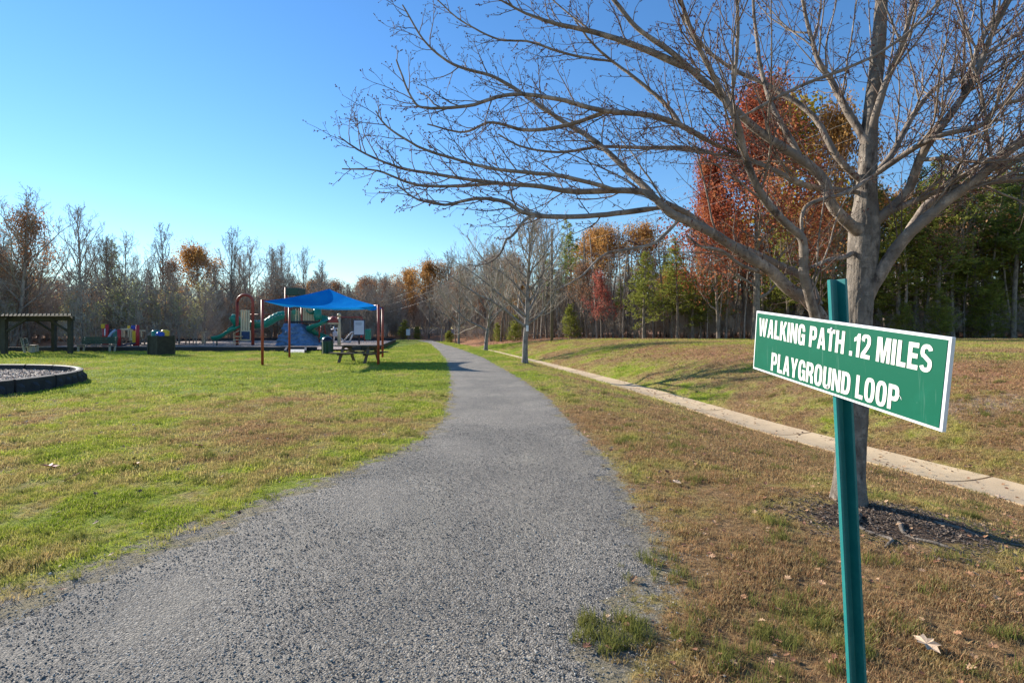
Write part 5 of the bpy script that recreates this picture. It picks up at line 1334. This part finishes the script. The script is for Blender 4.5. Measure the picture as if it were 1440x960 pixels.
for z in (.12, .86):
    for side in range(4):
        c_ = [(0, -hw+.03), (hw-.03, 0), (0, hw-.03), (-hw+.03, 0)][side]
        g = MB(); g.box(WE(c_[0], c_[1], z), (2*hw, .03, .08) if side in (0, 2) else (.03, 2*hw, .08), rz); g.build('rail', M_pergola, en)
for i in range(9):
    for s in (-1, 1):
        a0 = -hw+.05+i*.1; z0, z1 = .1, .9; a1 = a0+s*.8*1.0
        lo, hi = -hw+.05, hw-.05
        pa, pz = a0, z0; qa, qz = a1, z1
        if qa > hi: f_ = (hi-pa)/(qa-pa); qa = hi; qz = z0+(z1-z0)*f_
        if qa < lo: f_ = (lo-pa)/(qa-pa); qa = lo; qz = z0+(z1-z0)*f_
        if abs(qz-pz) < .1: continue
        g = MB(); g.beam(WE(-hw-.01*s, pa, pz), WE(-hw-.01*s, qa, qz), .012, .035, m @ Vector((1, 0, 0))); g.build('lattice_strip', M_pergola, en)
for (bx, by, mm, lb, r_) in ((-.2, -.18, M_teal, 'teal barrel in the left of the slatted enclosure', .21), (.0, .2, M_yellow, 'yellow barrel in the middle of the slatted enclosure', .2), (.2, -.17, M_blue, 'blue barrel in the right of the slatted enclosure', .2)):
    c_ = WE(bx, by, 0); t = thing('barrel', lb, 'bin', c_, 'coloured barrels in the enclosure')
    hz_ = {M_teal: 1.42, M_yellow: 1.44, M_blue: 1.32}[mm]
    g = MB(); g.lathe(c_, [(r_-.04, .02), (r_, .06), (r_+.01, hz_-.18), (r_, hz_-.15)], 18); g.build('drum', mm, t)
    g = MB(); g.lathe(c_, [(r_+.02, hz_-.15), (r_+.02, hz_-.09), (r_-.06, hz_-.01), (.001, hz_)], 18); g.build('lid', mm, t)

# --- pergola
PD = 29.5
pg = thing('pergola', 'grey-green wooden pergola with slatted roof at the left edge', 'pergola', (P(50, 0, PD).x, PD, 0))
zt = P(0, 447, PD).z; xs = [P(6, 0, PD).x, P(99, 0, PD+.5).x]
posts = [(xs[0], PD), (xs[1], PD+.5), (P(76, 0, 32.8).x, 32.8), (xs[0]-3.4, 32.8)]
for i, (x, y_) in enumerate(posts): g = MB(); g.box((x, y_, zt/2), (.26 if i == 0 else .2, .2, zt)); g.build('post', M_pergola, pg)
for (p, q) in ((posts[0], posts[1]), (posts[3], posts[2])):
    g = MB(); dx = (q[0]-p[0])*.07; g.beam((p[0]-dx, p[1], zt-.02), (q[0]+dx, q[1], zt-.02), .07, .26); g.build('beam', M_pergola, pg)
for (p, q) in ((posts[0], posts[3]), (posts[1], posts[2])):
    g = MB(); g.beam((p[0]+.5, p[1]-.4, zt+.02), (q[0]-.5, q[1]+.4, zt+.02), .07, .18); g.build('beam', M_pergola, pg)
for a, s in ((posts[1], -1), (posts[2], -1), (posts[0], 1)):
    g = MB(); g.beam((a[0], a[1], zt-.85), (a[0]+s*1.3, a[1], zt-.05), .09, .11); g.build('brace', M_pergola, pg)
x = xs[0]-2.2
while x < xs[1]+.4:
    g = MB(); g.beam((x+.8, PD-.7, zt+.18), (x-4.2, 33.6, zt+.18), .05, .13); g.build('roof_slat', M_pergola, pg); x += .235
# --- curved black edging with mulch in the left foreground
cx, cy, rx, ry = -16.5, 11.8, 5.0, 5.0
g = MB(); ring = [(cx+(rx-.06)*math.cos(a), cy+(ry-.06)*math.sin(a)) for a in np.linspace(0, 2*math.pi, 60, endpoint=False)]
g.add([(a, b2, .17) for a, b2 in ring]+[(cx, cy, .19)], [(i, (i+1) % 60, 60) for i in range(60)])
tag(g.build('round_mulch_bed', M_mulch), kind='structure')
ed = thing('rubber_edging', 'curved black scalloped edging around the round mulch bed at the left', 'border', (cx, cy, 0))
NS = 26
for i in range(NS):
    a0 = 2*math.pi*i/NS; a1 = 2*math.pi*(i+1)/NS-.012
    def top(s, t_, a0=a0, a1=a1):
        a = a0+(a1-a0)*s; rr = (t_-.5)*.16; return Vector((cx+(rx+rr)*math.cos(a), cy+(ry+rr)*math.sin(a), .34-.02*abs(2*t_-1)**2))
    g = MB(); g.grid(top, 6, 3, False)
    for sd_ in (0, 1):
        def wall(s, t_, sd_=sd_, top=top):
            p = top(s, sd_); ph = math.sin(s*6*math.pi+ (0 if sd_ else 1)); rr = .09*max(0, ph)*(t_ > .3)*(t_ < 1.1)
            return Vector((cx+(p.x-cx)*(1+(rr if sd_ else -rr)/rx), cy+(p.y-cy)*(1+(rr if sd_ else -rr)/ry), p.z-t_*.36))
        g.grid(wall, 24, 4, False)
    for e in (0, 1):
        p = top(e, 0); q = top(e, 1); g.add([tuple(p), tuple(q), (q.x, q.y, -.02), (p.x, p.y, -.02)], [(0, 1, 2, 3)])
    g.build('edging_segment', M_ply, ed)
ex_ = NR.uniform(0, 6.28, 16000); rr = np.sqrt(NR.random_sample(16000)); xx = cx+(rx-.15)*rr*np.cos(ex_); yy = cy+(ry-.15)*rr*np.sin(ex_)
ch2 = []
M_chip2 = lm('pale_wood_chips', [(.12, .08, .055), (.32, .22, .15), (.50, .38, .27), (.68, .55, .42)])
for i in range(4):
    g = MB(); g.box((0, 0, 0), (1, R.uniform(.25, .6), .2), 0, R.uniform(-.2, .2), R.uniform(-.2, .2)); me = g.mesh('wood_chip'); me.materials.append(M_chip2); ch2.append(me)
scatter('wood_chips', np.stack([xx, yy, np.full(16000, .185)], -1), NR.uniform(.02, .055, 16000), ch2, 'loose pale wood chips filling the round bed', 'mulch', .6)

# --- utility pole and wires
up_ = P(776, 479.5, 43.5); zb = G(up_.x, 43.5); up_ = Vector((P(776, 0, 43.5).x, 43.5, zb))
ztop = P(0, 322, 43.5).z
t = thing('utility_pole', 'tall dark wooden utility pole standing in the field before the right woods', 'pole', tuple(up_))
g = MB(); g.tube([(up_.x, up_.y, zb-.2), (up_.x, up_.y, zb+4), (up_.x, up_.y, ztop)], [.14, .125, .09], 12); g.build('pole_shaft', M_pole, t)
g = MB(); g.lathe((up_.x, up_.y-.16, ztop-.35), [(.03, 0), (.05, .04), (.03, .1), (.05, .14), (.001, .2)], 8); g.build('insulator', M_white, t)
M_wire = simple('bare_wire', (.3, .3, .3), .5, .1, 5, 0)
for i, (dz, far, nearp) in enumerate([(0, (-31, 95, 5.2), (27, -6, 12.2)), (-.7, (-31, 95, 4.3), (27, -6, 11.4)), (-1.5, (-31, 95, 3.1), (27, -6, 10.4))]):
    for j, e in enumerate((far, nearp)):
        a = Vector((up_.x, up_.y-.15, ztop-.2+dz)); b2 = Vector(e); pts = []
        for k_ in range(25):
            s = k_/24; p = a.lerp(b2, s); p.z -= (1.1 if j == 0 else .8)*4*s*(1-s); pts.append(tuple(p))
        g = MB(); g.tube(pts, .009 if j == 0 else .005, 5); o = g.build('overhead_wire', M_wire)
        tag(o, ['%s overhead wire %s the utility pole' % (['topmost', 'middle', 'lowest'][i], ['running down to the far left from', 'running up to the right from'][j])][0], 'wire', 'wires on the utility pole')
# white house siding / fence seen between far trunks
M_wf = simple('white_siding', (.72, .72, .72), .6, .06, 3, 0)
M_gf = simple('dark_grey_shed_wall', (.10, .10, .12), .8, .3, 2, 0)
wf = thing('white_fence', 'long white fence glimpsed between the far trunks beyond the path end', 'fence', (-12, 104, 0))
x = P(577, 0, 104).x
while x < P(700, 0, 104).x:
    wd = R.uniform(1.6, 2.6)
    g = MB(); g.box((x+wd/2, 104, 1.0), (wd-.25, .08, .85)); g.build('fence_panel', M_wf, wf)
    g = MB(); g.box((x, 103.9, .6), (.18, .18, 1.7)); g.build('fence_post', M_wf, wf); x += wd
# small info sign by the round evergreen
p = P(574, 478, 66); t = thing('trail_marker', 'small pale blue sign board on legs before the round evergreen', 'sign', (p.x, p.y, 0))
g = MB(); g.box((p.x, p.y, P(0, 467, 66).z), (.5, .05, .8)); g.build('board', simple('pale_board', (.5, .57, .68), .5, .05, 3, 0), t)
g = MB(); g.box((p.x, p.y+.04, .35), (.08, .06, 1.0)); g.build('leg', M_wood, t)
# white tag on first young maple
g = MB(); c_ = P(741.5, 461.5, 21.3); g.box(tuple(c_), (.10, .02, .24), .15); tag(g.build('paper_tag', M_white), 'white paper tag fixed to the trunk of the first young maple', 'tag')
print('trees', NT[0], 'objects', len(bpy.data.objects))
